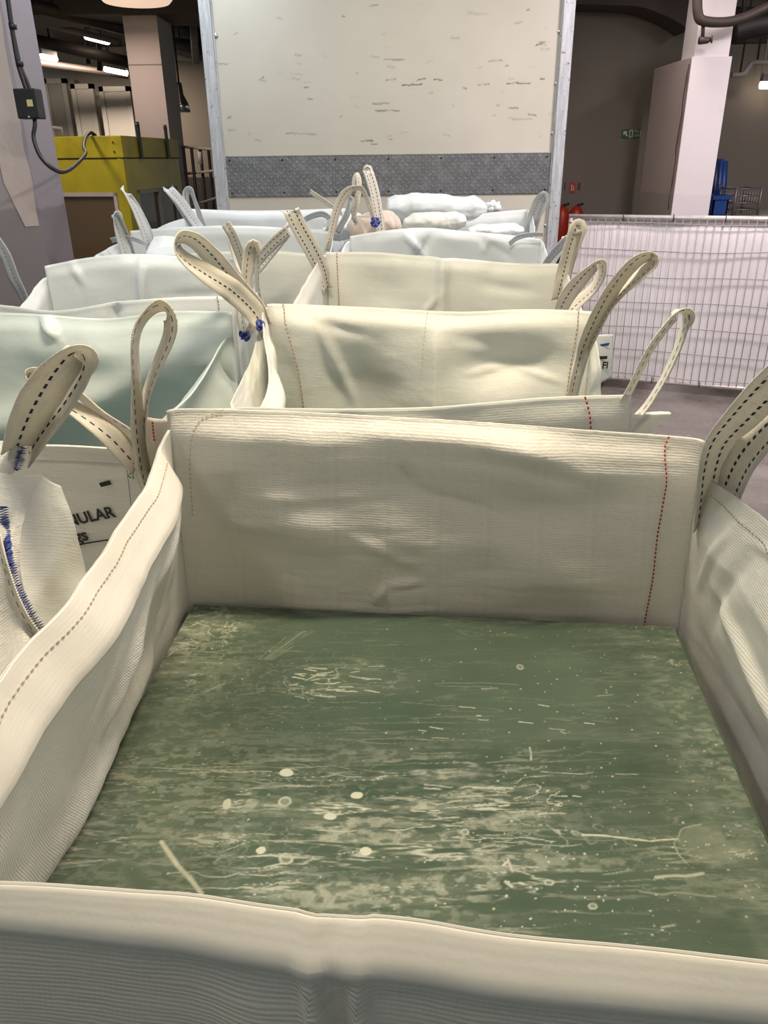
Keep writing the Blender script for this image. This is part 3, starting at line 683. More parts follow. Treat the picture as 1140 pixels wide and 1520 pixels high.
# --- fourth bag, right row
P4 = dict(FL=((-.24, 3.18), (-.24, 3.18)), FR=((.68, 3.10), (.68, 3.12)), BR=((.74, 3.85), (.76, 3.88)), BL=((-.16, 3.95), (-.15, 3.98)))
H4 = dict(front=const(1.02), back=scurve(1.145, 1.165, 1.18, 1.195, 1.185, 1.16), left=scurve(1.14, 1.05, 1.02), right=scurve(1.02, 1.04, 1.14))
bag4, f4 = std_bag('grey white bulk bag fourth in the right row, slumped and creased', P4, H4, gen_D(120, .022, .02, .06, None, [('back', (.5, .0), (.62, .2), .018, .035), ('back', (.66, .0), (.5, .16), .014, -.035), ('back', (.3, .02), (.1, .12), .02, .03), ('back', (.22, .0), (.28, .1), .012, -.02)]), M_white, 80, 70)
ribbon('lifting_loop', [(800, 410, 3.6, 8), (815, 385, 3.58, 10), (835, 362, 3.55, 12), (840, 358, 3.56, 10), (826, 380, 3.6, 9), (808, 412, 3.65, 9)], .05, M_strapw, bag4)
ribbon('lifting_loop', [(756, 362, 3.85, 6), (770, 352, 3.85, 7), (792, 348, 3.83, 6), (806, 348, 3.82, 5)], .03, M_strapw, bag4)

# --- fifth bag, right row (rearmost), and the heap of loose sacks on it
P5 = dict(FL=((-.18, 4.10), (-.18, 4.10)), FR=((.74, 4.0), (.74, 4.02)), BR=((.84, 4.85), (.86, 4.88)), BL=((-.10, 4.95), (-.08, 4.98)))
H5 = dict(front=scurve(1.10, 1.12, 1.15, 1.12), back=scurve(1.22, 1.2, 1.17, 1.18, 1.14), left=scurve(1.14, 1.1, 1.08), right=scurve(1.08, 1.15, 1.22))
bag5, f5 = std_bag('rearmost white bulk bag of the right row, close to the van body', P5, H5, gen_D(150, .02, .03, .05), M_white, 60, 60)
ribbon('lifting_loop', [(784, 350, 4.75, 12), (790, 325, 4.72, 16), (798, 302, 4.7, 16), (806, 291, 4.68, 12), (808, 300, 4.7, 12), (798, 322, 4.74, 10), (790, 352, 4.78, 10)], .06, M_strapw, bag5)
H = 'loose empty sacks heaped on the rear bags'
def roll(label, a, b, r, mat, seed, sag=.0, flat=.7, group=H, knotted=False, cat='sack'):
    """rolled-up empty sack: a wrinkled closed tube with spiral ends"""
    a = np.array(a); b = np.array(b); n = 60; m = 40; V = []; UV = []
    ax = (b-a)/np.linalg.norm(b-a); s = np.cross(ax, [0, 0, 1]); s /= np.linalg.norm(s); up = np.cross(s, ax); L = np.linalg.norm(b-a)
    for i in range(n):
        f = i/(n-1); c = a+(b-a)*f-np.array([0, 0, sag*sin(pi*f)]); e = min(1, .55+3*min(f, 1-f)) if not knotted else min(1, .3+4*min(f+.1, 1-f))
        for k in range(m):
            g = 2*pi*k/m; rr = r*e*(1+.26*float(fbm(f*5, cos(g)*1.6+sin(g)*2.1+4, seed, 3))+.05*float(ridge(f*10, sin(g)*1.5+cos(g), seed+3, 2)))
            V.append(c+s*cos(g)*rr+up*sin(g)*rr*flat); UV.append((f*L, k/m*2*pi*r))
    F = grid_faces(m, n, 0, True)+[tuple(reversed(range(m))), tuple((n-1)*m+k for k in range(m))]
    o = mesh('loose_sack', V, F, mat, None, uv=UV); return tag(o, label, cat, group)
roll('long rolled white sack across the rear bags, knotted at its right end', at(575, 308, y=4.95), at(728, 312, y=5.0), .085, M_white, 5, -.01, .8, knotted=True)
tk = bpy.data.objects[-1] if False else None
s5 = bpy.data.objects['loose_sack']
mbk = sheet('knotted_end', pxg([[(722, 300, 4.98), (734, 297, 4.97), (744, 304, 4.97)], [(724, 310, 4.95), (738, 308, 4.93), (746, 314, 4.95)], [(724, 320, 4.98), (736, 322, 4.97), (744, 318, 4.98)]]), M_white, s5, 24, 20, .012, 30, 8)
roll('folded white sack at the right end of the heap on the rear bags', at(695, 345, y=4.35), at(775, 342, y=4.4), .06, M_white, 15, 0, .6)
roll('pale crumpled sack in the middle of the heap beneath the long roll', at(600, 332, y=4.55), at(690, 328, y=4.6), .07, M_fab2, 25, 0, .7)
roll('pinkish crumpled sack under the tangle of straps on the heap', at(520, 345, y=4.2), at(590, 332, y=4.3), .09, M_pink, 35, 0, .8)
roll('small dingy sack bunched at the left end of the heap', at(488, 340, y=4.3), at(535, 330, y=4.5), .07, M_white, 45, 0, .9)
tangle = empty('strap_bundle', tuple(at(540, 345, y=4.2)), 'tangle of loose lifting straps sticking up from the heap of sacks', 'straps')
for pts, w, m in (([(566, 352, 4.15, 12), (562, 320, 4.15, 14), (556, 285, 4.15, 14), (548, 258, 4.15, 14), (545, 254, 4.17, 12), (551, 280, 4.2, 8), (572, 340, 4.22, 8)], .055, M_strap2),
                  ([(524, 326, 4.1, 6), (530, 300, 4.1, 8), (533, 275, 4.1, 8), (531, 260, 4.1, 6), (526, 264, 4.11, 5), (524, 282, 4.12, 4)], .035, M_strap),
                  ([(486, 372, 4.05, 8), (492, 345, 4.05, 10), (500, 312, 4.05, 12), (512, 288, 4.05, 12), (526, 280, 4.06, 8), (540, 285, 4.08, 6), (556, 330, 4.1, 5)], .045, M_strap),
                  ([(460, 284, 4.4, 6), (478, 296, 4.38, 6), (495, 308, 4.35, 5), (508, 318, 4.3, 5)], .03, M_strap),
                  ([(500, 345, 4.1, 8), (515, 318, 4.1, 9), (522, 290, 4.12, 6), (520, 300, 4.14, 6), (528, 330, 4.15, 6)], .04, M_strapw),
                  ([(440, 335, 4.3, 6), (460, 322, 4.3, 8), (480, 318, 4.3, 8), (492, 330, 4.3, 6), (488, 350, 4.3, 6)], .04, M_strapw)):
    ribbon('strap', pts, w, m, tangle)
knot(at(557, 330, y=4.08), .02, M_blue, tangle, seed=5)

# --- left row
PL1 = dict(FL=((-1.45, .25), (-1.4, .28)), FR=((-.55, .20), (-.62, .24)), BR=((-.53, 1.10), (-.565, 1.10)), BL=((-1.42, 1.16), (-1.40, 1.18)))
HL1 = dict(front=const(.95), back=scurve(1.07, 1.08, 1.05, 1.05), left=const(1.05), right=scurve(.90, .93, .98, 1.03, 1.055))
bagL1, fL1 = std_bag('bulk bag at the left edge with blue overlock seam, next to the foreground bag', PL1, HL1, gen_D(200, .01, .02, .05), M_fab, 60, 60)
PL2 = dict(FL=((-1.36, 1.40), (-1.34, 1.40)), FR=((-.46, 1.34), (-.44, 1.335)), BR=((-.42, 2.18), (-.42, 2.20)), BL=((-1.36, 2.26), (-1.36, 2.30)))
def exL2(u, z, t):
    v = 1-u; x = v*.94
    c = .34-.20*smooth01((x-.1)/.75)
    r = -.05*np.exp(-((t-c)/.06)**2)*smooth01((x)/.2)
    r = r-.035*np.exp(-((t-.10)/.05)**2)*np.exp(-((x-.6)/.3)**2)+.03*smooth01((t-c-.03)/.1)
    return r
HL2 = dict(front=scurve(.985, .995, 1.0, 1.015, 1.025, 1.02), back=scurve(1.115, 1.112, 1.09, 1.10, 1.105, 1.10), left=const(1.08), right=scurve(1.02, 1.0, .97, .98, 1.05))
def exL2r(u, z, t): return -.10*np.exp(-((t-.05)/.12)**2)*smooth01((u-.15)/.3)
bagL2, fL2 = std_bag('printed white bulk bag in the left row, its front reading NULAR, pale green inside', PL2, HL2, gen_D(230, .010, .03, .03, {'back': exL2, 'right': exL2r}, [('front', (.89, .0), (.93, .3), .010, .015), ('back', (.55, .0), (.48, .06), .012, -.03)]), [M_teal, M_fab], 120, 110, mats=dict(front=1))
load(PL2, .62, 'green glass pack low inside the printed bag of the left row')
hem(fL2, 'front', .3, 1., .03, M_fab, bagL2, .004, fray=.0)
PL3 = dict(FL=((-1.36, 2.40), (-1.35, 2.40)), FR=((-.44, 2.30), (-.43, 2.32)), BR=((-.48, 3.12), (-.50, 3.16)), BL=((-1.28, 3.06), (-1.29, 3.10)))
HL3 = dict(front=scurve(1.105, 1.112, 1.095, 1.12, 1.135, 1.14), back=scurve(1.16, 1.15, 1.165, 1.175, 1.165, 1.14), left=scurve(1.10, 1.0, .97, 1.0), right=scurve(1.13, 1.08, 1.12))
bagL3, fL3 = std_bag('white bulk bag third in the left row, just behind the pale green one', PL3, HL3, gen_D(260, .012, .03, .03, None, [('back', (.48, .0), (.52, .3), .02, -.03), ('back', (.80, .0), (.74, .1), .015, -.02), ('back', (.1, .12), (.4, .15), .02, .02), ('front', (.55, .0), (.52, .08), .015, -.025)]), M_white, 90, 80)
stitch(fL3, 'front', [(.945, .0), (.95, .04), (.945, .16)], M_rust, bagL3, off=.005, seg=.010, r=.002)
PL4 = dict(FL=((-1.22, 3.42), (-1.2, 3.42)), FR=((-.27, 3.28), (-.26, 3.28)), BR=((-.26, 4.10), (-.25, 4.12)), BL=((-1.26, 4.16), (-1.28, 4.2)))
HL4 = dict(front=scurve(1.12, 1.14, 1.15, 1.16, 1.165, 1.15), back=scurve(1.17, 1.19, 1.20, 1.195, 1.18), left=const(1.14), right=scurve(1.15, 1.1, 1.16))
bagL4, fL4 = std_bag('grey white bulk bag fourth in the left row, with a smooth upright front', PL4, HL4, gen_D(290, .012, .02, .03), [M_white, M_fab3], 70, 60, mats=dict(front=1))
PL5 = dict(FL=((-1.16, 4.32), (-1.16, 4.32)), FR=((-.30, 4.26), (-.30, 4.26)), BR=((-.22, 5.02), (-.2, 5.05)), BL=((-1.2, 5.08), (-1.2, 5.1)))
HL5 = dict(front=const(1.17), back=scurve(1.23, 1.22, 1.22, 1.235), left=const(1.18), right=const(1.18))
bagL5, fL5 = std_bag('bluish white bulk bag rearmost in the left row, nearest the van', PL5, HL5, gen_D(320, .012, .03, .03, None, [('front', (.42, .0), (.43, .2), .02, -.03)]), M_white, 60, 50)

# loops of the left row
ribbon('lifting_loop', [(28, 668, 1.10, 40), (42, 628, 1.09, 50), (62, 588, 1.08, 56), (88, 550, 1.07, 48), (108, 530, 1.07, 30), (120, 532, 1.08, 20), (116, 556, 1.09, 30), (92, 596, 1.10, 34), (62, 636, 1.11, 34), (38, 672, 1.12, 28)], .062, M_strap, bagL1)
ribbon('lifting_loop', [(356, 450, 2.30, 8), (358, 475, 2.28, 12), (364, 497, 2.27, 12), (374, 485, 2.27, 10), (381, 455, 2.29, 12), (385, 440, 2.31, 10)], .045, M_strap, bagL3)
knot(at(363, 498, y=2.26), .014, M_blue, bagL3, seed=8)
ribbon('lifting_loop', [(-25, 330, 3.1, 14), (5, 375, 3.12, 16), (20, 412, 3.15, 16), (34, 440, 3.18, 12), (42, 465, 3.2, 8)], .05, M_strapw, bagL3)
ribbon('lifting_loop', [(335, 332, 3.0, 14), (345, 350, 3.0, 14), (356, 378, 3.05, 14), (366, 412, 3.1, 10), (370, 430, 3.1, 8), (350, 385, 3.15, 6), (338, 345, 3.12, 8)], .05, M_strap, bagL4)
ribbon('lifting_loop', [(368, 440, 2.4, 12), (367, 410, 2.4, 16), (370, 380, 2.4, 18), (375, 366, 2.4, 16), (381, 385, 2.43, 8), (382, 420, 2.45, 6), (386, 450, 2.45, 10)], .05, M_strap, bagL3)
ribbon('lifting_loop', [(352, 425, 3.05, 10), (376, 396, 3.05, 14), (402, 365, 3.05, 16), (425, 345, 3.05, 16), (428, 342, 3.07, 14), (410, 368, 3.1, 10), (385, 400, 3.12, 8)], .05, M_strap2, bagL4)
ribbon('lifting_loop', [(305, 348, 4.4, 10), (290, 330, 4.4, 14), (270, 302, 4.38, 14), (254, 284, 4.36, 14), (250, 281, 4.38, 12), (262, 300, 4.42, 8), (288, 340, 4.45, 8)], .055, M_strapw, bagL5)
ribbon('lifting_loop', [(286, 325, 4.5, 7), (278, 305, 4.5, 9), (276, 288, 4.5, 10), (281, 281, 4.5, 8), (288, 295, 4.52, 5), (300, 330, 4.53, 8), (306, 345, 4.53, 8)], .05, M_strapw, bagL5)
ribbon('lifting_loop', [(196, 398, 3.6, 14), (186, 372, 3.58, 16), (176, 340, 3.56, 12), (172, 320, 3.55, 6), (180, 330, 3.58, 6), (192, 362, 3.62, 8), (202, 395, 3.64, 8)], .055, M_strapw, bagL4)
ribbon('lifting_loop', [(226, 380, 3.95, 12), (218, 350, 3.93, 14), (204, 315, 3.9, 12), (190, 289, 3.88, 8), (188, 286, 3.9, 8), (204, 308, 3.94, 8), (222, 345, 3.97, 8), (230, 372, 4.0, 8)], .055, M_strapw, bagL4)
ribbon('tie_cord', [(165, 357, 3.6, 7), (180, 354, 3.6, 7), (196, 354, 3.6, 6), (216, 362, 3.7, 6)], .025, M_strapw, bagL4)
# bunched corner of that bag by the yellow cabin
sheet('corner_fold', pxg([[(228, 352, 3.95), (245, 350, 3.95), (268, 352, 4.0)], [(220, 368, 3.8), (240, 366, 3.82), (265, 366, 3.85)], [(212, 390, 3.6), (236, 388, 3.6), (262, 388, 3.62)]]), M_white, bagL4, 30, 24, .004, 8, 12)

# foreground corner flaps of the left-edge bag
# outer flap edge curling toward the foreground bag
G = [[at(-90, 700, y=1.06), at(-20, 700, y=1.06), at(38, 706, y=1.05), at(62, 704, y=1.06)],
     [at(-90, 770, y=.99), at(-20, 770, y=.985), at(15, 775, y=.98), at(36, 770, y=.99)],
     [at(-90, 850, y=.93), at(-20, 850, y=.925), at(12, 850, y=.92), at(30, 855, y=.93)],
     [at(-90, 960, y=.86), at(-10, 960, y=.85), at(35, 925, y=.87), at(70, 955, y=.88)],
     [at(-90, 1100, y=.76), at(-20, 1100, y=.74), at(30, 1060, y=.76), at(64, 1010, y=.80)]]
sheet('corner_flap', G, M_fab, bagL1, 60, 60, .003, 9, 14)
G = [[at(60, 704, y=1.06), at(75, 715, y=1.08), at(90, 722, y=1.10)],
     [at(36, 760, y=1.0), at(76, 765, y=1.05), at(104, 762, y=1.09)],
     [at(30, 840, y=.94), at(84, 840, y=1.02), at(127, 850, y=1.07)],
     [at(45, 905, y=.90), at(90, 910, y=.96), at(127, 890, y=1.02)],
     [at(76, 962, y=.88), at(84, 960, y=.90), at(94, 950, y=.94)]]
sheet('side_flap', G, M_fab2, bagL1, 50, 60, .002, 8, 19)
G = [[at(-80, 655, y=1.12), at(0, 656, y=1.11), at(20, 660, y=1.10), at(31, 664, y=1.09)],
     [at(-80, 680, y=1.09), at(0, 680, y=1.085), at(15, 684, y=1.08), at(26, 690, y=1.08)],
     [at(-80, 706, y=1.07), at(0, 706, y=1.065), at(12, 706, y=1.065), at(18, 706, y=1.065)]]
sheet('rim_flap', G, M_fab, bagL1, 40, 24, .002, 9, 29)
def overlock(pts, root, w=.006, n=60):
    P = spline([at(*p[:2], y=p[2]-.008) for p in pts], n*2); mb = MB()
    L = np.concatenate([[0], np.cumsum(np.linalg.norm(np.diff(P, axis=0), axis=1))])
    q = []
    for k in range(n*2):
        s = L[-1]*k/(n*2-1); p = np.array([np.interp(s, L, P[:, i]) for i in range(3)])
        s2 = min(L[-1], s+.002); p2 = np.array([np.interp(s2, L, P[:, i]) for i in range(3)]); t = p2-p; t /= np.linalg.norm(t)+1e-9
        a = np.cross(t, FW); a /= np.linalg.norm(a)+1e-9; q.append(p+a*w*(1 if k % 2 else -1)*(.8+.4*rng.random()))
    mb.tube(q, .0018, 5); return mb.build('overlock_seam', M_blue, root, True)
overlock([(5, 752, 1.0), (8, 790, .975), (14, 830, .93), (30, 880, .90), (52, 920, .88), (80, 952, .88)], bagL1, .0055, 62)
overlock([(34, 664, 1.10), (30, 680, 1.09), (26, 698, 1.08)], bagL1, .0055, 14)
ribbon('seam_tape', [(-6, 800, .955, 14), (4, 840, .92, 14), (22, 892, .885, 14), (46, 935, .865, 14), (76, 966, .862, 12)], .024, M_strap, bagL1)
mb = MB(); mb.tube(spline([at(24, 988, y=.80), at(19, 1000, y=.795), at(16, 1020, y=.785)], 8), .0022, 6)
mb.build('pen_mark', M_ink, bagL1, True)

# ------------------------------------------------------------------ print on bags
def text_on(body, size, place, mat, root, name='print', bold=True):
    """lettering turned into a mesh and laid onto the surface by place(x, y) -> point"""
    cu = bpy.data.curves.new('lettering', 'FONT'); cu.body = body; cu.size = size; cu.offset = size*.034 if bold else 0; cu.resolution_u = 3
    to = bpy.data.objects.new('lettering', cu); COL.objects.link(to)
    dg = bpy.context.evaluated_depsgraph_get(); me = to.evaluated_get(dg).to_mesh()
    bm = bmesh.new(); bm.from_mesh(me)
    bmesh.ops.triangulate(bm, faces=bm.faces[:])
    V = [place(v.co.x, v.co.y) for v in bm.verts]; Fc = [[v.index for v in f.verts] for f in bm.faces]
    bm.free(); to.evaluated_get(dg).to_mesh_clear(); bpy.data.objects.remove(to, do_unlink=True)
    return mesh(name, V, Fc, mat, root, smooth=False)
def on_panel(fn, key, u0, t0, ang, Lw=.9, off=.0065):
    def f(x, y):
        a = x*cos(ang)-y*sin(ang); b = x*sin(ang)+y*cos(ang)
        P, N = along(fn, key, [(u0+a/Lw, t0-b), (u0+a/Lw+1e-5, t0-b)], 2, off); return P[0]
    return f
def patch_on(fn, key, u0, t0, ang, w, h, mat, root, name='print', off=.0065, nx=12):
    pl = on_panel(fn, key, u0, t0, ang, off=off)
    V = [pl(w*i/nx, h*j) for j in (0, 1) for i in range(nx+1)]
    return mesh(name, V, grid_faces(nx+1, 2), mat, root)
# place by where the letters stand in the photo: solve panel u,t
def find(fn, key, px, py, ns=60):
    best = None
    for (lo_u, hi_u, lo_t, hi_t) in ((0, 1, 0, .5),):
        for _ in range(3):
            U, T = np.meshgrid(np.linspace(lo_u, hi_u, ns), np.linspace(lo_t, hi_t, ns))
            P = surf(fn, key, U.ravel(), T.ravel())-np.array([0, 0, CH])
            z = P@FW; X = 570+FOC*(P@RT)/z; Y = 760-FOC*(P@UP)/z
            i = int(np.argmin((X-px)**2+(Y-py)**2)); u, t = U.ravel()[i], T.ravel()[i]
            du, dt = (hi_u-lo_u)/ns*2, (hi_t-lo_t)/ns*2; lo_u, hi_u, lo_t, hi_t = u-du, u+du, max(0, t-dt), t+dt
    return u, t
def text_between(fn, key, body, p0, p1, mat, root, hpx, off=.0065):
    u0, t0 = find(fn, key, *p0); u1, t1 = find(fn, key, *p1)
    ang = math.atan2(t0-t1, (u1-u0)*.9); W_ = math.hypot((u1-u0)*.9, t0-t1)
    cu = bpy.data.curves.new('m', 'FONT'); cu.body = body; cu.size = 1; o = bpy.data.objects.new('m', cu); COL.objects.link(o)
    bpy.context.view_layer.update(); w1 = o.dimensions.x; bpy.data.objects.remove(o, do_unlink=True)
    s = W_/w1; pl = on_panel(fn, key, u0, t0, ang, off=off); return text_on(body, s, pl, mat, root)
text_between(fL2, 'front', 'GRANULAR', (60, 792), (173, 765), M_ink, bagL2, 24)
text_between(fL2, 'front', 'bags', (94, 808), (132, 799), M_ink, bagL2, 18)
def bar_between(fn, key, p0, p1, h, mat, root, off=.0065):
    u0, t0 = find(fn, key, *p0); u1, t1 = find(fn, key, *p1)
    return patch_on(fn, key, u0, t0, math.atan2(t0-t1, (u1-u0)*.9), math.hypot((u1-u0)*.9, t0-t1), h, mat, root, off=off)
bar_between(fL2, 'front', (100, 812), (164, 800), .003, M_ink, bagL2)
bar_between(fL2, 'front', (152, 721), (168, 717), .009, M_ink, bagL2)
bar_between(fL2, 'front', (190, 690), (196, 748), .001, M_ink, bagL2)
u0, t0 = find(fL2, 'front', 197, 704)
for k in range(3):
    a = k*2*pi/3+.5; pl = on_panel(fL2, 'front', u0, t0, a)
    mesh('recycling_mark', [pl(*p) for p in ((-.002, .003), (.004, .003), (.004, .001), (.0065, .0042), (.004, .0075), (.004, .0055), (-.002, .0055))], [(0, 1, 2, 3, 4, 5, 6)], M_greenk, bagL2, smooth=False)
# print on the flap of the third bag: black bar and the first letters of a word
def flat_frame(o_, px, py, y):
    a = at(px, py, y=y)+np.array([0, -.010, 0]); b = at(px+20, py-1, y=y+.012)+np.array([0, -.010, 0]); e = b-a; L = np.linalg.norm(e); return a, e/L
a, e = flat_frame(0, 892, 546, 2.405)
text_on('FI', .030, lambda x, y: a+e*x+np.array([0, .002, 1])*y, M_ink, bag3)
a2, e2 = flat_frame(0, 877, 533, 2.40)
mesh('print', [a2, a2+e2*.054, a2+e2*.054+np.array([0, 0, .010]), a2+np.array([0, 0, .010])], [(0, 1, 2, 3)], M_ink, bag3, smooth=False)
a3, e3 = flat_frame(0, 889, 513, 2.42)
mesh('print', [a3, a3+e3*.030, a3+e3*.034+np.array([0, 0, .010]), a3+np.array([0, 0, .006])], [(0, 1, 2, 3)], M_bluek, bag3, smooth=False)

# ================================================================== VAN BODY
def panel_mat():
    t = NT('van_panel'); g = t.n('ShaderNodeNewGeometry').outputs['Position']; s = t.n('ShaderNodeAttribute', attribute_name='scuff').outputs['Fac']
    n = t.noise(g, 1.1, 6); f = t.noise(t.mapv(g, (20, 20, 90)), 1, 5, .7)
    k = t.math('MULTIPLY', s, t.ramp(f, .36, .50))
    c = t.mix(t.ramp(n, .35, .7), (.48, .45, .39, 1), (.54, .51, .445, 1))
    c = t.mix(k, c, (.09, .075, .065, 1))
    t.set(col=c, rough=.33, coat=.0, normal=t.bump(t.noise(g, 5, 3), .06, .01)); return t.m
van = empty('van_body', (.05, 6.5, 0), 'cream box body of a van with aluminium corner posts and a checker plate strip', 'van')
YV = 5.45; xl = -.99; xr = 1.10
V = []; nx, nz = 420, 400
X, Z = np.meshgrid(np.linspace(xl-.03, xr+.03, nx), np.linspace(.75, 3.05, nz)); sc = np.zeros_like(X)
def vp(px, py): p = at(px, py, y=YV); return p[0], p[2]
marks = [(625, 118, 12, 1), (612, 126, 30, 1), (650, 119, 12, .9), (718, 125, 16, .9), (770, 124, 34, 1), (805, 118, 5, 1), (752, 97, 4, .8), (735, 91, 20, .5), (585, 88, 30, .5), (580, 119, 14, .6), (762, 161, 14, .7), (790, 170, 12, .7), (775, 178, 30, .4), (800, 67, 8, 1), (805, 62, 8, .7), (565, 155, 24, .6), (575, 164, 35, .7), (565, 165, 4, .6), (578, 202, 6, .3), (332, 96, 16, .5), (455, 130, 6, .8), (460, 147, 6, .7), (432, 198, 14, .6), (455, 199, 30, .5), (390, 114, 3, .7), (340, 175, 4, .7), (555, 8, 12, .6), (510, 23, 4, .7), (784, 15, 3, .9), (440, 110, 16, .25), (370, 199, 3, .4), (545, 210, 18, .9), (555, 214, 10, .8), (580, 206, 6, .4), (710, 22, 30, .25), (640, 139, 4, .6), (690, 131, 5, .7), (733, 172, 3, .7), (506, 174, 3, .7)]
for px, py, L, a in marks:
    x0, z0 = vp(px-L/2, py+rng.uniform(-1, 1)); x1, z1 = vp(px+L/2, py-rng.uniform(-1, 2)); d, _ = segdist(X, Z+.006*fbm(X*60, Z*60, int(px), 2), (x0, z0), (x1, z1)); sc = np.maximum(sc, a*smooth01(1.6-d/.0035))
for k in range(40):
    px = rng.uniform(330, 820); py = rng.uniform(10, 215); L = rng.uniform(2, 14); x0, z0 = vp(px, py); x1, z1 = vp(px+L, py+rng.uniform(-3, 3)); d, _ = segdist(X, Z, (x0, z0), (x1, z1)); sc = np.maximum(sc, rng.uniform(.1, .35)*smooth01(1.6-d/.005))
Y = YV+.0*X
mesh('front_panel', list(zip(X.ravel(), Y.ravel(), Z.ravel())), grid_faces(nx, nz), panel_mat(), van, smooth=False, attr=dict(scuff=sc.ravel()))
M_van = plain('van_side_white', (.60, .58, .54), .35)
MB().box((xl-.075, YV+.012, .70), (xr+.075, YV+4.5-2, 3.06)).build('box', M_van, van)
def alu():
    t = NT('aluminium_worn'); g = t.n('ShaderNodeNewGeometry').outputs['Position']
    n = t.noise(t.mapv(g, (60, 60, 6)), 1, 5, .7); k = t.noise(g, 35, 5, .7)
    c = t.mix(t.ramp(n, .35, .7), (.40, .41, .44, 1), (.58, .59, .62, 1)); c = t.mix(t.math('MULTIPLY', t.ramp(k, .60, .68), .8), c, (.10, .09, .08, 1))
    t.set(col=c, rough=.42, metal=.35); return t.m
M_alu = alu()
for sx, x0 in ((-1, xl), (1, xr)):
    mb = MB(); a, b = (x0-.075, x0-.004) if sx < 0 else (x0+.004, x0+.075)
    mb.box((a, YV-.03, .72), (b, YV+.02, 3.08)); mb.box((a if sx < 0 else b-.006, YV-.03, .72), (a+.006 if sx < 0 else b, YV+.10, 3.08))
    mb.box((x0-.004 if sx > 0 else x0-.008, YV-.012, .72), (x0+.008 if sx > 0 else x0+.004, YV+.01, 3.08))
    bevel(mb.build('corner_post', M_alu, van), .003)
for pts in ([(320, 53), (320, 129), (326, 202)], [(831, 47), (826, 124), (821, 198), (811, 335)]):
    for px, py in pts: p = at(px, py, y=YV); MB().dome((p[0], YV-.001, p[2]), .016).build('bolt', M_steel, van, True)
# checker plate strip
def checker():
    t = NT('checker_plate'); g = t.n('ShaderNodeNewGeometry').outputs['Position']
    r = t.mapv(g, (1, 1, 1), rot=(0, radians(45), 0)); sp = t.n('ShaderNodeSeparateXYZ', {0: r}); x, z = sp.outputs[0], sp.outputs[2]
    k = 1/.030
    ix = t.math('FLOOR', t.math('MULTIPLY', x, k)); iz = t.math('FLOOR', t.math('MULTIPLY', z, k))
    par = t.math('MODULO', t.math('ABSOLUTE', t.math('ADD', ix, iz)), 2.)
    fx = t.math('ABSOLUTE', t.math('SUBTRACT', t.math('FRACT', t.math('MULTIPLY', x, k)), .5)); fz = t.math('ABSOLUTE', t.math('SUBTRACT', t.math('FRACT', t.math('MULTIPLY', z, k)), .5))
    def lug(a, b): return t.ramp(t.math('ADD', t.math('MULTIPLY', a, 1.1), t.math('MULTIPLY', b, 2.8)), .62, .40)
    h = t.math('ADD', t.math('MULTIPLY', par, lug(fx, fz)), t.math('MULTIPLY', t.math('SUBTRACT', 1., par), lug(fz, fx)))
    n = t.noise(g, 14, 5, .7)
    c = t.mix(t.ramp(n, .4, .75), (.15, .155, .165, 1), (.24, .245, .26, 1)); c = t.mix(t.math('MULTIPLY', h, .35), c, (.42, .42, .43, 1))
    t.set(col=c, rough=.4, metal=.5, normal=t.bump(h, 1., .005)); return t.m
zb1 = at(575, 229, y=YV)[2]; zb0 = at(575, 290, y=YV)[2]
bevel(MB().box((xl+.008, YV-.008, zb0), (xr-.008, YV+.004, zb1)).build('checker_plate', checker(), van), .002)
for i in range(7):
    for z in (zb0+.025, zb1-.025): MB().dome((xl+.03+i*(xr-xl-.06)/6, YV-.0082, z), .007).build('rivet', M_dark, van, True)
for x in (xl+.25, xr-.45): MB().box((x, YV+.1, .42), (x+.12, YV+2.4, .70)).build('chassis_rail', M_dark, van)
for x in (xl+.02, xr-.26):
    mbw = MB(); mbw.tube([(x, YV+1.3, .39), (x+.03, YV+1.3, .39), (x+.21, YV+1.3, .39), (x+.24, YV+1.3, .39)], [.34, .39, .39, .34], 28); mbw.build('wheel', M_black, van, True)

# ================================================================== MESH FENCE
fa = at(895, 566, z=.04); fb = at(1140, 586, z=.04); d = (fb-fa)/np.linalg.norm(fb-fa); 
f0 = fa-d*((fa[0]-1.262)/d[0]); f1_ = fa+d*2.6; HF = 1.135
ff = np.array([f0[0], f0[1], 0]); Lf = float(np.linalg.norm(f1_[:2]-f0[:2]))
fn_ = np.array([d[1], -d[0], 0]); fn_ /= np.linalg.norm(fn_); d = np.array([d[0], d[1], 0])/np.hypot(d[0], d[1])
if fn_[1] > 0: fn_ = -fn_
fence = empty('mesh_barrier', tuple(ff+d*Lf/2), 'low wire mesh barrier backed with white sheeting, right of the van body', 'barrier')
M_rail = plain('galvanised_rail', (.62, .56, .55), .3, .4, .1, 20); M_wire = plain('mesh_wire', (.27, .25, .27), .5, .3)
def fp(s, z, o=0): return ff+d*s+np.array([0, 0, z])+fn_*o
mb = MB(); mb.tube([fp(0, HF), fp(Lf, HF)], .017, 10); mb.build('top_rail', M_rail, fence, True)
mb = MB(); mb.tube([fp(0, .07), fp(Lf, .07)], .015, 10); mb.build('bottom_rail', M_rail, fence, True)
for s in (.015, Lf-.015): mb = MB(); mb.tube([fp(s, .0), fp(s, HF)], .016, 10); mb.build('post', M_rail, fence, True)
for s in (.3, Lf*.55, Lf-.3):
    mb = MB(); mb.box((-.03, -.25, 0), (.03, .25, .04), Matrix.Translation(Vector(tuple(ff+d*s))) @ Matrix.Rotation(math.atan2(d[1], d[0]), 4, 'Z')); mb.build('foot', M_dark, fence)
mb = MB(); nw = int(Lf/.048)
for i in range(1, nw): mb.tube([fp(i*Lf/nw, .07, .012), fp(i*Lf/nw, HF, .012)], .0021, 5)
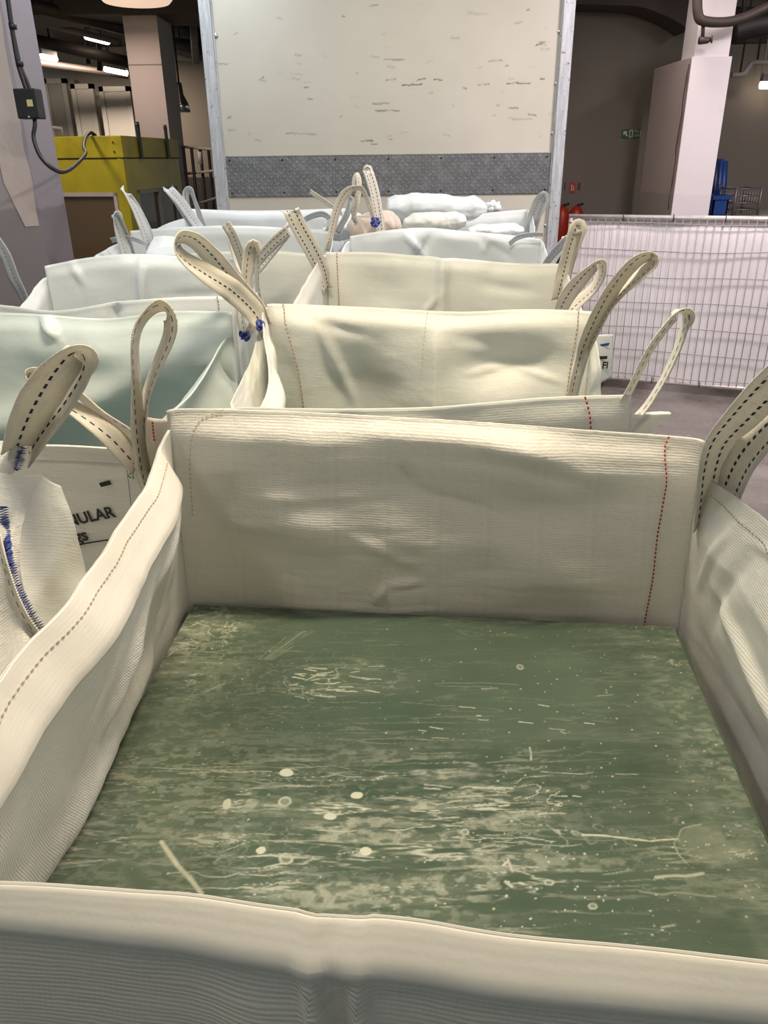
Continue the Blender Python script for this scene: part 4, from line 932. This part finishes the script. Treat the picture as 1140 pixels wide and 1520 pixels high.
for k in range(7):
    z = HF-.035-k*.165
    if z > .1: mb.tube([fp(s, z+.006*sin(s*5+k)+.006*float(vn(s*3, k*2.2)), .016+.004*sin(s*9)) for s in np.linspace(0, Lf, 60)], .0030, 5)
mb.build('wire_mesh', M_wire, fence, True)
U, Z = np.meshgrid(np.linspace(0, Lf, 160), np.linspace(0, 1, 60)); zz = .06+Z*(HF-.085+.018)+(.012*np.abs(np.sin(U*4.2))-.0)*Z*0
oo = -.004-.012*(fbm(U*3, Z*2, 4, 3)+.4)-.012*np.exp(-((1-Z)/.06)**2)
Vv = [tuple(fp(u, z, o)) for u, z, o in zip(U.ravel(), zz.ravel(), oo.ravel())]
t = NT('white_sheeting'); g_ = t.obj(); t.set(col=t.mix(t.ramp(t.noise(g_, 3, 4), .4, .7), (.84, .80, .82, 1), (.90, .86, .88, 1)), rough=.5)
tr_ = t.n('ShaderNodeBsdfTranslucent', {'Color': (.8, .74, .76, 1)}); mx_ = t.n('ShaderNodeMixShader', {0: .3, 1: t.b.outputs[0], 2: tr_.outputs[0]}); t.t.links.new(mx_.outputs[0], t.out.inputs[0])
sh = mesh('sheeting', Vv, grid_faces(160, 60), t.m, fence); solid(sh, .002)
for s in np.arange(.35, Lf, .31):
    for z in (HF, .075):
        a_ = 2*pi; mb = MB(); mb.tube([fp(s, z+.022*cos(q), .022*sin(q)) for q in np.linspace(0, 2*pi, 12)], .003, 5); mb.build('cable_tie', M_black, fence, True)

# ================================================================== YELLOW CABIN
M_yel = plain('yellow_paint', (.44, .34, .010), .42, var=.10, scale=3, coat=.15)
M_yeld = plain('yellow_side', (.44, .34, .010), .42, var=.14, scale=5)
def cabin():
    cp = at(178, 201, y=7.0); zt = float(cp[2]); x0, y0 = float(cp[0]), 7.0
    r = empty('control_cabin', (x0-.6, y0+.6, 0), 'yellow metal cabin with windows behind the left pillar', 'cabin')
    # left wing runs to the left, right wing runs away from the viewer
    A = np.array([x0, y0]); Lw = 1.5; Rw = 1.55
    pr = at(262, 207, y=8.45); dr = np.array([pr[0]-x0, pr[1]-y0]); Rw = float(np.linalg.norm(dr)); dr = dr/Rw
    dl = np.array([-.98, .20]); dl /= np.linalg.norm(dl)
    def wallpanel(D, L, name, hole, sgn):
        # wall with a window opening, extruded; D direction, hole (s0,s1,z0,z1)
        s0, s1, z0, z1 = hole; n = np.array([D[1], -D[0]])*sgn; th = .05; mb = MB()
        ang = math.atan2(D[1], D[0]); Mx = Matrix.Translation((A[0], A[1], 0)) @ Matrix.Rotation(ang, 4, 'Z')
        y_a, y_b = (0, th) if sgn > 0 else (-th, 0)
        for bx in (((0, y_a, .03), (s0, y_b, zt-.17)), ((s1, y_a, .03), (L, y_b, zt-.17)), ((s0, y_a, .03), (s1, y_b, z0)), ((s0, y_a, z1), (s1, y_b, zt-.17))): mb.box(*bx, Mx)
        mb.build(name, M_yel, r)
        fr = MB(); e = .03; o1, o2 = (-.012, .03) if sgn > 0 else (-.03, .012)
        for bx in (((s0, o1, z0), (s0+e, o2, z1)), ((s1-e, o1, z0), (s1, o2, z1)), ((s0, o1, z0), (s1, o2, z0+e)), ((s0, o1, z1-e), (s1, o2, z1))): fr.box(*bx, Mx)
        f = fr.build('window_frame', M_frame if sgn < 0 else M_pipel, r)
        gl = MB(); gl.box((s0+e, .014 if sgn > 0 else -.018, z0+e), (s1-e, .018 if sgn > 0 else -.014, z1-e), Mx); gl.build('pane', M_tint, f)
        return Mx
    global M_frame, M_tint
    M_frame = plain('window_frame_white', (.48, .40, .36), .5)
    t = NT('tinted_pane'); t.set(col=(.16, .10, .05, 1), rough=.08, spec=.6)
    tp = t.n('ShaderNodeBsdfTransparent', {'Color': (.75, .65, .5, 1)}); mx = t.n('ShaderNodeMixShader', {0: .35, 1: t.b.outputs[0], 2: tp.outputs[0]}); t.t.links.new(mx.outputs[0], t.out.inputs[0]); M_tint = t.m
    zw = float(at(160, 286, y=7.0)[2])
    Mx1 = wallpanel(dl, Lw, 'front_wall', (.10, 1.2, .7, zw), -1)
    Mx2 = wallpanel(dr, Rw, 'side_wall', (.22, Rw-.18, .7, zw+.01), 1)
    # lid with fascia, interior post, back walls
    B = A+dl*Lw; Cc = A+dr*Rw; Dd = B+dr*Rw
    def q(off): 
        c = (A+B+Cc+Dd)/4; return [tuple(c+(p-c)*(1+off)) for p in (A, Cc, Dd, B)]
    mb = MB(); prism(mb, q(.015), zt-.165, zt); bevel(mb.build('roof_fascia', M_yeld, r), .006)
    mb = MB(); prism(mb, q(.004), zt-.173, zt-.165); mb.build('seam_strip', M_dark, r)
    mb = MB()
    for P_, D_, L_ in ((B, dr, Rw), (Cc, dl, Lw)):
        Mx = Matrix.Translation((P_[0], P_[1], 0)) @ Matrix.Rotation(math.atan2(D_[1], D_[0]), 4, 'Z'); mb.box((0.05, -.02, .03), (L_, .02, zt-.17), Mx)
    mb.build('rear_walls', M_yeld, r)
    mb = MB(); mb.box((Rw*.52, -.02, .7), (Rw*.56, .03, zw), Mx2); mb.build('mullion', M_pipel, r)
    # black hinge brackets standing over the lid
    for s in (.34, 1.06):
        mb = MB(); mb.box((s, -.03, zt-.17), (s+.055, -.015, zt+.09), Mx2); mb.tube([tuple(Mx2 @ Vector((s+.0275, -.030, zt+.09))), tuple(Mx2 @ Vector((s+.0275, -.012, zt+.09)))], .0275, 14)
        mb.build('lid_bracket', M_black, r)
    for s, z in ((.06, zt-.05), (.06, zt-.12), (.9, zt-.05), (.9, zt-.12)):
        p = Mx1 @ Vector((s, 0.02, z)); MB().dome((p[0], p[1], p[2]), .008, (0, -1, 0)).build('screw', M_dark, r, True)
    # grab rail on the roof
    mb = MB(); p = at(92, 193, y=7.4); mb.tube([(p[0]-.25, 7.4, zt+.10), (p[0], 7.4, zt+.07), (p[0], 7.4, zt-.01)], .012, 8); mb.build('grab_rail', M_pipel, r, True)
    return r, zt
cab, ztc = cabin()

# black conduit, junction box and hanging cable on the pillar
yP = 4.02
box = empty('junction_box', tuple(at(47, 175, y=yP+.05)), 'black square junction box with a pale label on the left pillar', 'junction box')
p = at(47, 155, y=yP+.06); wbx = 32/FOC*3.6
mb = MB(); mb.box((p[0]-.052, yP-.0, p[2]-.062), (p[0]+.052, yP+.078, p[2]+.062), None); bevel(mb.build('case', M_black, box), .006)
mb = MB(); mb.box((p[0]+.004, yP-.003, p[2]-.012), (p[0]+.030, yP+.001, p[2]+.016)); mb.build('label', plain('label_yellow', (.55, .50, .25), .5), box)
mb = MB(); mb.dome((p[0], yP-.001, p[2]-.055), .005); mb.build('screw', M_steel, box, True)
cyl = MB(); q = [at(8, -30, y=yP+.06), at(16, 30, y=yP+.06), at(26, 90, y=yP+.06), at(34, 118, y=yP+.06), at(42, 140, y=yP+.06)]
cyl.tube(spline(q, 20), .011, 8); cyl.tube(spline([at(20, 50, y=yP+.065), at(30, 95, y=yP+.065), at(40, 120, y=yP+.065), at(48, 140, y=yP+.065)], 16), .008, 8)
for px, py in ((19, 39), (29, 94)): c0 = at(px, py, y=yP+.06); cyl.tube([c0-np.array([0, 0, .012]), c0+np.array([0, 0, .012])], .018, 8)
tag(cyl.build('conduit', M_black, None, True), 'black conduit running down the left pillar into the junction box', 'conduit')
cb = MB(); q = [at(50, 168, y=yP+.04), at(52, 185, y=yP+.03), at(50, 205, y=yP+.02), at(60, 232, y=yP), at(78, 250, y=yP), at(95, 255, y=yP+.2), at(112, 245, y=yP+.8), at(127, 228, y=5.6), at(124, 218, y=6.2), at(127, 204, y=6.8), at(134, 197, y=7.05), at(141, 201, y=7.15)]
cb.tube(spline(q, 70), [.010]*40+list(np.linspace(.010, .016, 30)), 8)
tag(cb.build('cable', M_black, None, True), 'black cable hanging in a loop from the junction box to the yellow cabin roof', 'cable')

# ================================================================== BACKGROUND LEFT
M_col = wallmat('column_pinkish', (.56, .46, .43), None, 0, .15); M_cold = wallmat('column_dark_side', (.25, .21, .20), None, 0, .2)
yc = 9.3
xa = at(186, 60, y=yc)[0]; xb = at(236, 60, y=yc)[0]; xc = at(252, 60, y=yc+.55)[0]
col1 = empty('column', ((xa+xc)/2, yc+.3, 0), 'tall pinkish concrete column behind the yellow cabin', 'column')
prism(MB(), [(xa, yc), (xb, yc), (xc+.02, yc+.6), (xa, yc+.6)], 0, 2.95).build('shaft', M_col, col1)
zj = at(220, 97, y=yc)[2]; MB().box((xa-.002, yc-.003, zj), (xb+.002, yc+.01, zj+.012)).build('joint', M_cold, col1)
struct('beam_left', MB().box((-6, 9.2, 2.86), (-.95, 10.0, 3.25)), M_ceil)
# fluorescent tubes
M_tube = emit('fluorescent', (1, .86, .70), 9.0)
def batten(label, p0, p1, group='fluorescent lamps along the left passage', body=True):
    r = empty('fluorescent_lamp', tuple((p0+p1)/2), label, 'lamp', group)
    mb = MB(); mb.tube([p0, p1], .035, 10); mb.build('tube', M_tube, r, True)
    u = np.array([0, 0, .06]); mb = MB(); mb.tube([p0+u, p1+u], .045, 4); mb.build('housing', M_pipel, r)
    for q_ in (p0, p1): MB().tube([q_+u, np.array([q_[0], q_[1], 3.25])], .008, 6).build('hanger', M_pipel, r)
    return r
batten('lit fluorescent lamp beside the left pillar', at(60, 83, y=12.0), at(83, 88, y=12.3))
batten('lit fluorescent lamp just left of the pinkish column', at(155, 102, y=12.0), at(189, 109, y=12.0))
batten('dim slim fluorescent lamp high above the left passage', at(128, 54, y=10.8), at(160, 62, y=11.2))
# round lamp at the top
rl = empty('ceiling_lamp', tuple(at(205, 8, y=8.6)), 'round glowing ceiling lamp above the pinkish column', 'lamp')
p = at(203, 4, y=8.6); mb = MB(); mb.tube([p+np.array([0, 0, .0]), p+np.array([0, 0, .03]), p+np.array([0, 0, .06])], [.30, .33, .30], 28); mb.build('diffuser', emit('lamp_glow', (1, .74, .56), .75), rl, True)
mb = MB(); mb.tube([p+np.array([0, 0, .06]), np.array([p[0], p[1], 3.25])], .05, 10); mb.build('mount', M_dark, rl, True)
# pipes and trays under the ceiling
def pipe(pts, r, mat, label, name='pipe', n=10, group=None, k=30):
    c = (np.array(pts[0])+np.array(pts[-1]))/2; e = empty(name, tuple(c), label, 'pipe', group); Q = spline(pts, k) if len(pts) > 2 else np.array(pts)
    mb = MB(); mb.tube(Q, r, n); mb.build('pipe_run', mat, e, True)
    if name == 'pipe':
        for f in (.2, .8):
            p = Q[int(f*(len(Q)-1))] if len(pts) > 2 else lerp(Q[0], Q[1], f)
            MB().tube([p, np.array([p[0], p[1], 3.25])], .008, 6).build('hanger_rod', M_dark, e, True)
    return e
pipe([at(45, 30, y=10.5), at(175, 62, y=10.9)], .035, M_pipel, 'thin pale pipe slanting under the ceiling left of the pinkish column')
pipe([at(45, 58, y=11), at(190, 92, y=11.5)], .07, M_pipe, 'thick dark pipe above the fluorescent lamps of the left passage')
pipe([at(50, 92, y=12.8), at(190, 112, y=13.2)], .05, M_pipe, 'dark pipe running just below the two lit fluorescent lamps')
pipe([at(48, 8, y=9), at(190, 45, y=10)], .06, M_pipe, 'dark pipe at the top left corner above the passage')
pipe([at(45, 20, y=9.6), at(100, 16, y=9.9), at(178, 30, y=10.1)], .045, M_pipe, 'curving dark duct crossing the top left ceiling')
for i, (px, y0, y1) in enumerate(((128, 30, 95), (145, 35, 105))):
    pipe([at(px, -60, y=11.6), at(px+3, y1, y=11.6)], .035, M_dark, ['left one of two dark vertical hangers in front of the passage lamps', 'right one of two dark vertical hangers in front of the passage lamps'][i], 'hanger')
for i, (a, b) in enumerate((((255, 20), (312, 32)), ((255, 65), (316, 75)), ((258, 85), (316, 90)), ((250, 40), (312, 50)))):
    pipe([at(*a, y=10.5+i*.4), at(*b, y=10.5+i*.4)], [.09, .08, .03, .11][i], [M_pipe, M_pipe, M_pipel, M_dark][i],
         ['dark pipe at the ceiling between column and van body, topmost of the bunch', 'dark pipe between column and van body, third from the top', 'slim grey pipe between column and van body, lowest of the bunch', 'thickest dark pipe between column and van body, second from the top'][i], group='pipes between the column and the van')
pipe([at(285, 15, y=10.2), at(291, 95, y=10.2)], .04, M_pipel, 'grey vertical pipe between the pinkish column and the van body')
# doors of the passage (flat leaves with frames)
M_door = wallmat('door_dull', (.33, .29, .25), None, 0, .15, .05); M_doorw = wallmat('door_frame_white', (.50, .45, .40), None, 0, .1, .05)
def door(i, px0, px1, pytop, y, mat):
    a = at(px0, pytop, y=y); b = at(px1, pytop, y=y); zt_ = float(a[2]); r = bpy.data.objects.new('door_%d' % i, None); COL.objects.link(r); r.location = ((a[0]+b[0])/2, y, 0); r['kind'] = 'structure'
    bevel(MB().box((a[0], y, 0), (b[0], y+.06, zt_)).build('leaf', mat, r), .01)
    fr = MB(); fr.box((a[0]-.07, y-.02, 0), (a[0], y+.08, zt_+.07)); fr.box((b[0], y-.02, 0), (b[0]+.07, y+.08, zt_+.07)); fr.box((a[0]-.07, y-.02, zt_), (b[0]+.07, y+.08, zt_+.07)); fr.build('door_frame', M_doorw, r)
    h = MB(); h.tube([(b[0]-.12, y-.01, 1.02), (b[0]-.12, y-.06, 1.02), (b[0]-.22, y-.06, 1.02)], .012, 6); h.build('door_handle', M_steel, r)
door(1, 70, 92, 124, 14.6, M_door); door(2, 112, 132, 132, 14.2, M_doorw); door(3, 154, 187, 136, 14.0, M_doorw)
struct('wall_alcove', MB().box((at(93, 120, y=14.7)[0], 14.7, 0), (at(110, 120, y=14.7)[0], 14.9, at(100, 118, y=14.7)[2])), M_door)
# dark passage at right of column with railing and mirror
struct('wall_passage', MB().box((-3.45, 13.6, 0), (-.4, 13.8, 3.25)), wallmat('passage_tan', (.20, .165, .13), (.03, .024, .024), 1.28, .3))
rail = empty('handrail', tuple(at(290, 300, y=9.6)*np.array([1, 1, 0])), 'pale two-bar handrail between the pinkish column and the van body', 'railing')
M_hr = plain('rail_white', (.55, .50, .46), .4)
for (a, b) in (((262, 217), (320, 222)), ((268, 259), (322, 253)), ((284, 306), (326, 292))):
    MB().tube([at(*a, y=9.9), at(*b, y=9.3)], .014, 8).build('bar', M_hr, rail, True)
for px in (272, 284, 297, 309):
    q0 = at(px, 219, y=9.6); MB().tube([q0, np.array([q0[0], q0[1], 0])], .018, 8).build('post', M_dark, rail, True)
MB().tube([at(296, 225, y=9.5), at(297, 243, y=9.5)], .024, 8).build('reflector', plain('reflector', (.7, .66, .7), .3), rail, True)
hl = empty('hanging_lamp', tuple(at(268, 150, y=10)), 'small shiny metal bell lamp hanging right of the pinkish column', 'lamp')
p = at(269, 158, y=10); mb = MB(); mb.tube([p+np.array([0, 0, .24]), p+np.array([0, 0, .12]), p+np.array([0, 0, .03]), p+np.array([0, 0, -.06])], [.03, .04, .085, .10], 18); mb.build('shade', plain('chrome', (.8, .78, .74), .12, .95, .02), hl, True)
MB().tube([p+np.array([0, 0, .24]), np.array([p[0], p[1], 3.25])], .012, 6).build('rod', M_dark, hl, True)

# ================================================================== BACKGROUND RIGHT
ycr = 6.9
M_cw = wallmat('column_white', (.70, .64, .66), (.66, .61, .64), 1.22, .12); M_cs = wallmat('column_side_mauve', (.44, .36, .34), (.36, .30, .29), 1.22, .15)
xA = float(at(1027, 90, y=ycr)[0]); xB = float(at(1086, 90, y=ycr)[0])
xS = float(at(977, 100, y=ycr+1.5)[0])
col2 = empty('column', ((xA+xB)/2, ycr+.5, 0), 'white painted column behind the mesh barrier, chipped along its left edge', 'column')
zc = float(at(1050, 84, y=ycr)[2])
mb = MB(); prism(mb, [(xA, ycr), (xB, ycr), (xB, ycr+.9), (xA, ycr+.9)], 0, zc); o = mb.build('shaft', M_cw, col2)
prism(MB(), [(xA+.02, ycr+.02), (xB-.02, ycr+.02), (xB-.02, ycr+.3), (xA+.02, ycr+.3)], zc, 3.25).build('capital', M_cw, col2)
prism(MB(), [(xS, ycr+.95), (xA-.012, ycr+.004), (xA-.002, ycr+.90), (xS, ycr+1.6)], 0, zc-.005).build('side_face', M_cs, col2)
# chipped edge and crack on the white face
mb = MB(); e0 = at(1022, 95, y=ycr-.004); pts = [at(1022+(-1)*i*2.55+rng.uniform(-1, 1), 95+i*18, y=ycr-.001) for i in range(13)]
mb.tube(pts, [rng.uniform(.002, .006) for _ in pts], 5); mb.build('crack', M_dark, col2, True)
mb = MB(); prism(mb, [(xA-.3, ycr-.1), (xB+.25, ycr-.1), (xB+.25, ycr), (xA-.3, ycr)], 3.1, 3.25)
# arch haunch over the olive wall
V = []; na = 24; ya = 8.2
ps = [(845, 6), (900, 7), (950, 10), (985, 22), (1010, 35), (1023, 45)]
q = spline([at(a, b, y=ya) for a, b in ps], na)
mb = MB(); n0 = 0
for i in range(na):
    for yy in (ya, 8.6): mb.V += [(q[i][0], yy, q[i][2]), (q[i][0], yy, 3.25)]
for i in range(na-1):
    a = i*4; b = a+4; mb.F += [(a, b, b+1, a+1), (a, a+2, b+2, b)]
struct('beam_arch', mb, wallmat('beam_brown', (.075, .055, .047), None, 0, .3))
MB_ = MB().box((1.9, 7.4, 2.98), (8.5, 8.1, 3.25)); struct('beam_right', MB_, M_ceil)
# pipes at top right
pipe([at(1035, -12, y=6.7), at(1036, 20, y=6.7), at(1044, 31, y=6.7), at(1075, 33, y=6.7), at(1105, 26, y=6.7), at(1150, 5, y=6.7)], .035, M_pipe, 'dark bent pipe crossing the top of the white column')
pipe([at(1088, 47, y=7.3), at(1115, 40, y=7.3), at(1150, 34, y=7.3)], .09, M_dark, 'thick dark pipe at the top right corner')
pipe([at(1088, 20, y=7.4), at(1150, 22, y=7.4)], .05, M_dark, 'straight dark pipe under the ceiling at the top right corner')
pipe([at(1086, 111, y=8), at(1103, 110, y=8), at(1112, 98, y=8), at(1120, 93, y=8), at(1150, 93, y=8)], .022, M_pipel, 'thin stepped conduit on the wall right of the white column')
pipe([at(1084, 124, y=9), at(1150, 125, y=9)], .03, M_pipel, 'grey conduit at the level of the right fluorescent lamp')
pipe([at(1086, 60, y=8.6), at(1150, 58, y=8.6)], .035, M_pipe, 'narrow dark pipe below the thick pipe at top right')
pipe([at(1088, 82, y=8.8), at(1150, 84, y=8.8)], .03, M_pipel, 'pale pipe just above the stepped conduit')
vt = empty('pipe_hanger', tuple(at(1044, 50, y=6.75)), 'small dark valve hanging under the bent pipe on the white column', 'valve')
MB().tube([at(1044, 33, y=6.72), at(1043, 55, y=6.72)], .014, 8).build('stem', M_pipe, vt, True)
MB().tube([at(1038, 60, y=6.72), at(1050, 60, y=6.72), at(1057, 58, y=6.72)], [.028, .022, .010], 8).build('valve_body', M_pipe, vt, True)
MB().tube([at(1057, 53, y=6.7), at(1056, 64, y=6.7)], .007, 6).build('handle', M_pipe, vt, True)
duct = empty('duct', tuple(at(1102, 70, y=8.5)), 'dark red brown box duct right of the white column', 'duct')
p = at(1097, 60, y=8.7); p2 = at(1108, 96, y=8.7); MB().box((p[0]-.10, 8.7, p2[2]), (p2[0], 8.9, p[2]+.2)).build('casing', plain('duct_brown', (.10, .04, .03), .5), duct)
batten('lit fluorescent lamp at the right edge of the picture', at(1129, 126, y=8.4), at(1165, 127, y=8.4), None)
# signs
def signplane(name, label, px0, py0, px1, py1, y, mat, cat='sign'):
    a = at(px0, py1, y=y); b = at(px1, py0, y=y); r = empty(name, (float(a[0]+b[0])/2, y, float(a[2])), label, cat)
    MB().box((a[0], y-.012, a[2]), (b[0], y-.001, b[2])).build('board', mat, r); return r, a, b
M_sg = plain('sign_green', (.015, .12, .035), .4); M_sw = plain('sign_white', (.62, .62, .55), .4); M_sr = plain('sign_red', (.42, .03, .01), .4)
es, a, b = signplane('exit_sign', 'green and white fire exit sign with arrow on the dark wall', 922, 192, 950, 205, 8.6, M_sg)
w = b[0]-a[0]; h = b[2]-a[2]
def quad(pts, mat, r, name='symbol', y=8.587): return mesh(name, [(a[0]+w*x, y, a[2]+h*z) for x, z in pts], [tuple(range(len(pts)))], mat, r, smooth=False)
quad([(.08, .80), (.32, .80), (.25, .62), (.34, .25), (.24, .2), (.18, .50), (.08, .35)], M_sw, es, 'arrow')
quad([(.40, .05), (.62, .05), (.62, .95), (.40, .95)], M_sw, es, 'white_field')
quad([(.47, .15), (.55, .15), (.53, .45), (.57, .6), (.52, .85), (.47, .8), (.45, .5)], M_sg, es, 'running_figure', 8.584)
def txt(body, size, x, z, mat, r, y=8.585): return text_on(body, size, lambda u, v: (x+u, y, z+v), mat, r, 'lettering', False)
txt('Fire', .048, a[0]+w*.68, a[2]+h*.55, M_sw, es); txt('exit', .048, a[0]+w*.68, a[2]+h*.14, M_sw, es)
fsn, a, b = signplane('fire_sign', 'red fire equipment sign beside the van body', 845, 271, 854, 286, 8.6, M_sr); w = b[0]-a[0]; h = b[2]-a[2]
quad([(.25, .2), (.4, .2), (.4, .8), (.25, .8)], M_sw, fsn, 'symbol'); quad([(.6, .2), (.75, .2), (.75, .6), (.6, .75)], M_sw, fsn, 'symbol')
for px0, px1, lb in ((837, 840, 'narrow dark red notice at the van edge, left of the fire sign'), (857, 862, 'small dark red notice just right of the fire sign')):
    signplane('notice', lb, px0, 271, px1, 282, 8.6, plain('notice_red', (.18, .03, .02), .5))
for px, lb in ((835, 'red fire extinguisher low at the van edge behind the barrier'), (856, 'red fire extinguisher below the fire signs behind the barrier')):
    r = empty('fire_extinguisher', tuple(at(px, 312, y=8.45)), lb, 'fire extinguisher', 'extinguishers on the dark wall'); p = at(px, 310, y=8.48)
    MB().tube([p+np.array([0, 0, -.45]), p+np.array([0, 0, -.05]), p, p+np.array([0, 0, .03])], [.075, .075, .05, .02], 14).build('cylinder', M_sr, r, True)
    MB().tube([p+np.array([0, 0, .03]), p+np.array([.06, -.02, .05])], .012, 6).build('valve', M_black, r, True)
# blue crates and wire trolley on a bench behind the barrier
yb = 7.6
M_bl = plain('blue_plastic', (.012, .055, .24), .4)
def crate(px0, px1, pytop, pybot, y, label, dark=False):
    a = at(px0, pybot, y=y); b = at(px1, pytop, y=y); x0_, x1_, z0, z1 = a[0], b[0], a[2], b[2]; r = empty('crate', ((x0_+x1_)/2, y+.2, z0), label, 'crate'); m = M_bl
    mb = MB(); t_ = .012; D_ = .34
    for q_ in (((x0_, y, z0), (x1_, y+t_, z1)), ((x0_, y+D_-t_, z0), (x1_, y+D_, z1)), ((x0_, y, z0), (x0_+t_, y+D_, z1)), ((x1_-t_, y, z0), (x1_, y+D_, z1)), ((x0_, y, z0), (x1_, y+D_, z0+t_))): mb.box(*q_)
    mb.build('tub', m, r); mb = MB(); mb.box((x0_-.015, y-.015, z1-.035), (x1_+.015, y+.0, z1)); mb.box((x0_-.015, y+D_, z1-.035), (x1_+.015, y+D_+.015, z1)); mb.build('rim', m, r); return r
zbn = float(at(1060, 320, y=yb)[2])
crate(1056, 1083, 290, 321, yb, 'open blue plastic crate beside the white column, behind the barrier')
tb = empty('blue_tub', (float(at(1066, 300, y=yb+.5)[0]), yb+.6, zbn), 'stack of tall dark blue tubs leaning behind the blue crate', 'tub')
for k, (px, pt) in enumerate(((1059, 236), (1065, 236), (1071, 239))):
    p0 = at(px, 330, y=yb+.45+k*.03); p1 = at(px+4, pt, y=yb+.45+k*.03); MB().tube([p0, p1], [.03, .035], 6).build('shell', M_bl if k else plain('navy', (.006, .02, .09), .4), tb, True)
tr = empty('wire_trolley', (float(at(1107, 310, y=yb)[0]), yb+.2, zbn), 'grey wire basket trolley right of the blue crate', 'trolley')
a = at(1087, 322, y=yb); b = at(1131, 280, y=yb); mb = MB(); M_tr = plain('trolley_wire', (.22, .19, .18), .4, .5)
for z in np.linspace(a[2], b[2], 5):
    for yy in (yb, yb+.35): mb.tube([(a[0], yy, z), (b[0], yy, z)], .006, 5)
    for xx in (a[0], b[0]): mb.tube([(xx, yb, z), (xx, yb+.35, z)], .006, 5)
for i in range(10):
    xx = lerp(a[0], b[0], i/9)
    for yy in (yb, yb+.35): mb.tube([(xx, yy, a[2]), (xx, yy, b[2])], .004, 5)
mb.build('basket', M_tr, tr, True)
mb = MB()
for xx in (a[0], b[0]):
    for yy in (yb, yb+.35): mb.tube([(xx, yy, zbn), (xx, yy, b[2]+.02)], .011, 6)
mb.build('uprights', M_tr, tr, True)
bn = empty('bench', (float(a[0]), yb+.25, 0), 'low grey bench behind the barrier carrying the crate and trolley', 'bench')
xb0 = float(at(1052, 320, y=yb)[0]); bevel(MB().box((xb0, yb-.05, zbn-.04), (xb0+1.6, yb+.85, zbn)).build('top', M_pipel, bn), .004)
for xx in (xb0+.05, xb0+1.5):
    for yy in (yb, yb+.75): MB().box((xx, yy, 0), (xx+.05, yy+.05, zbn-.04)).build('leg', M_pipel, bn)
dt = [o for o in bpy.data.objects if o.type == 'MESH']
print('objects', len(bpy.data.objects), 'verts', sum(len(o.data.vertices) for o in dt))
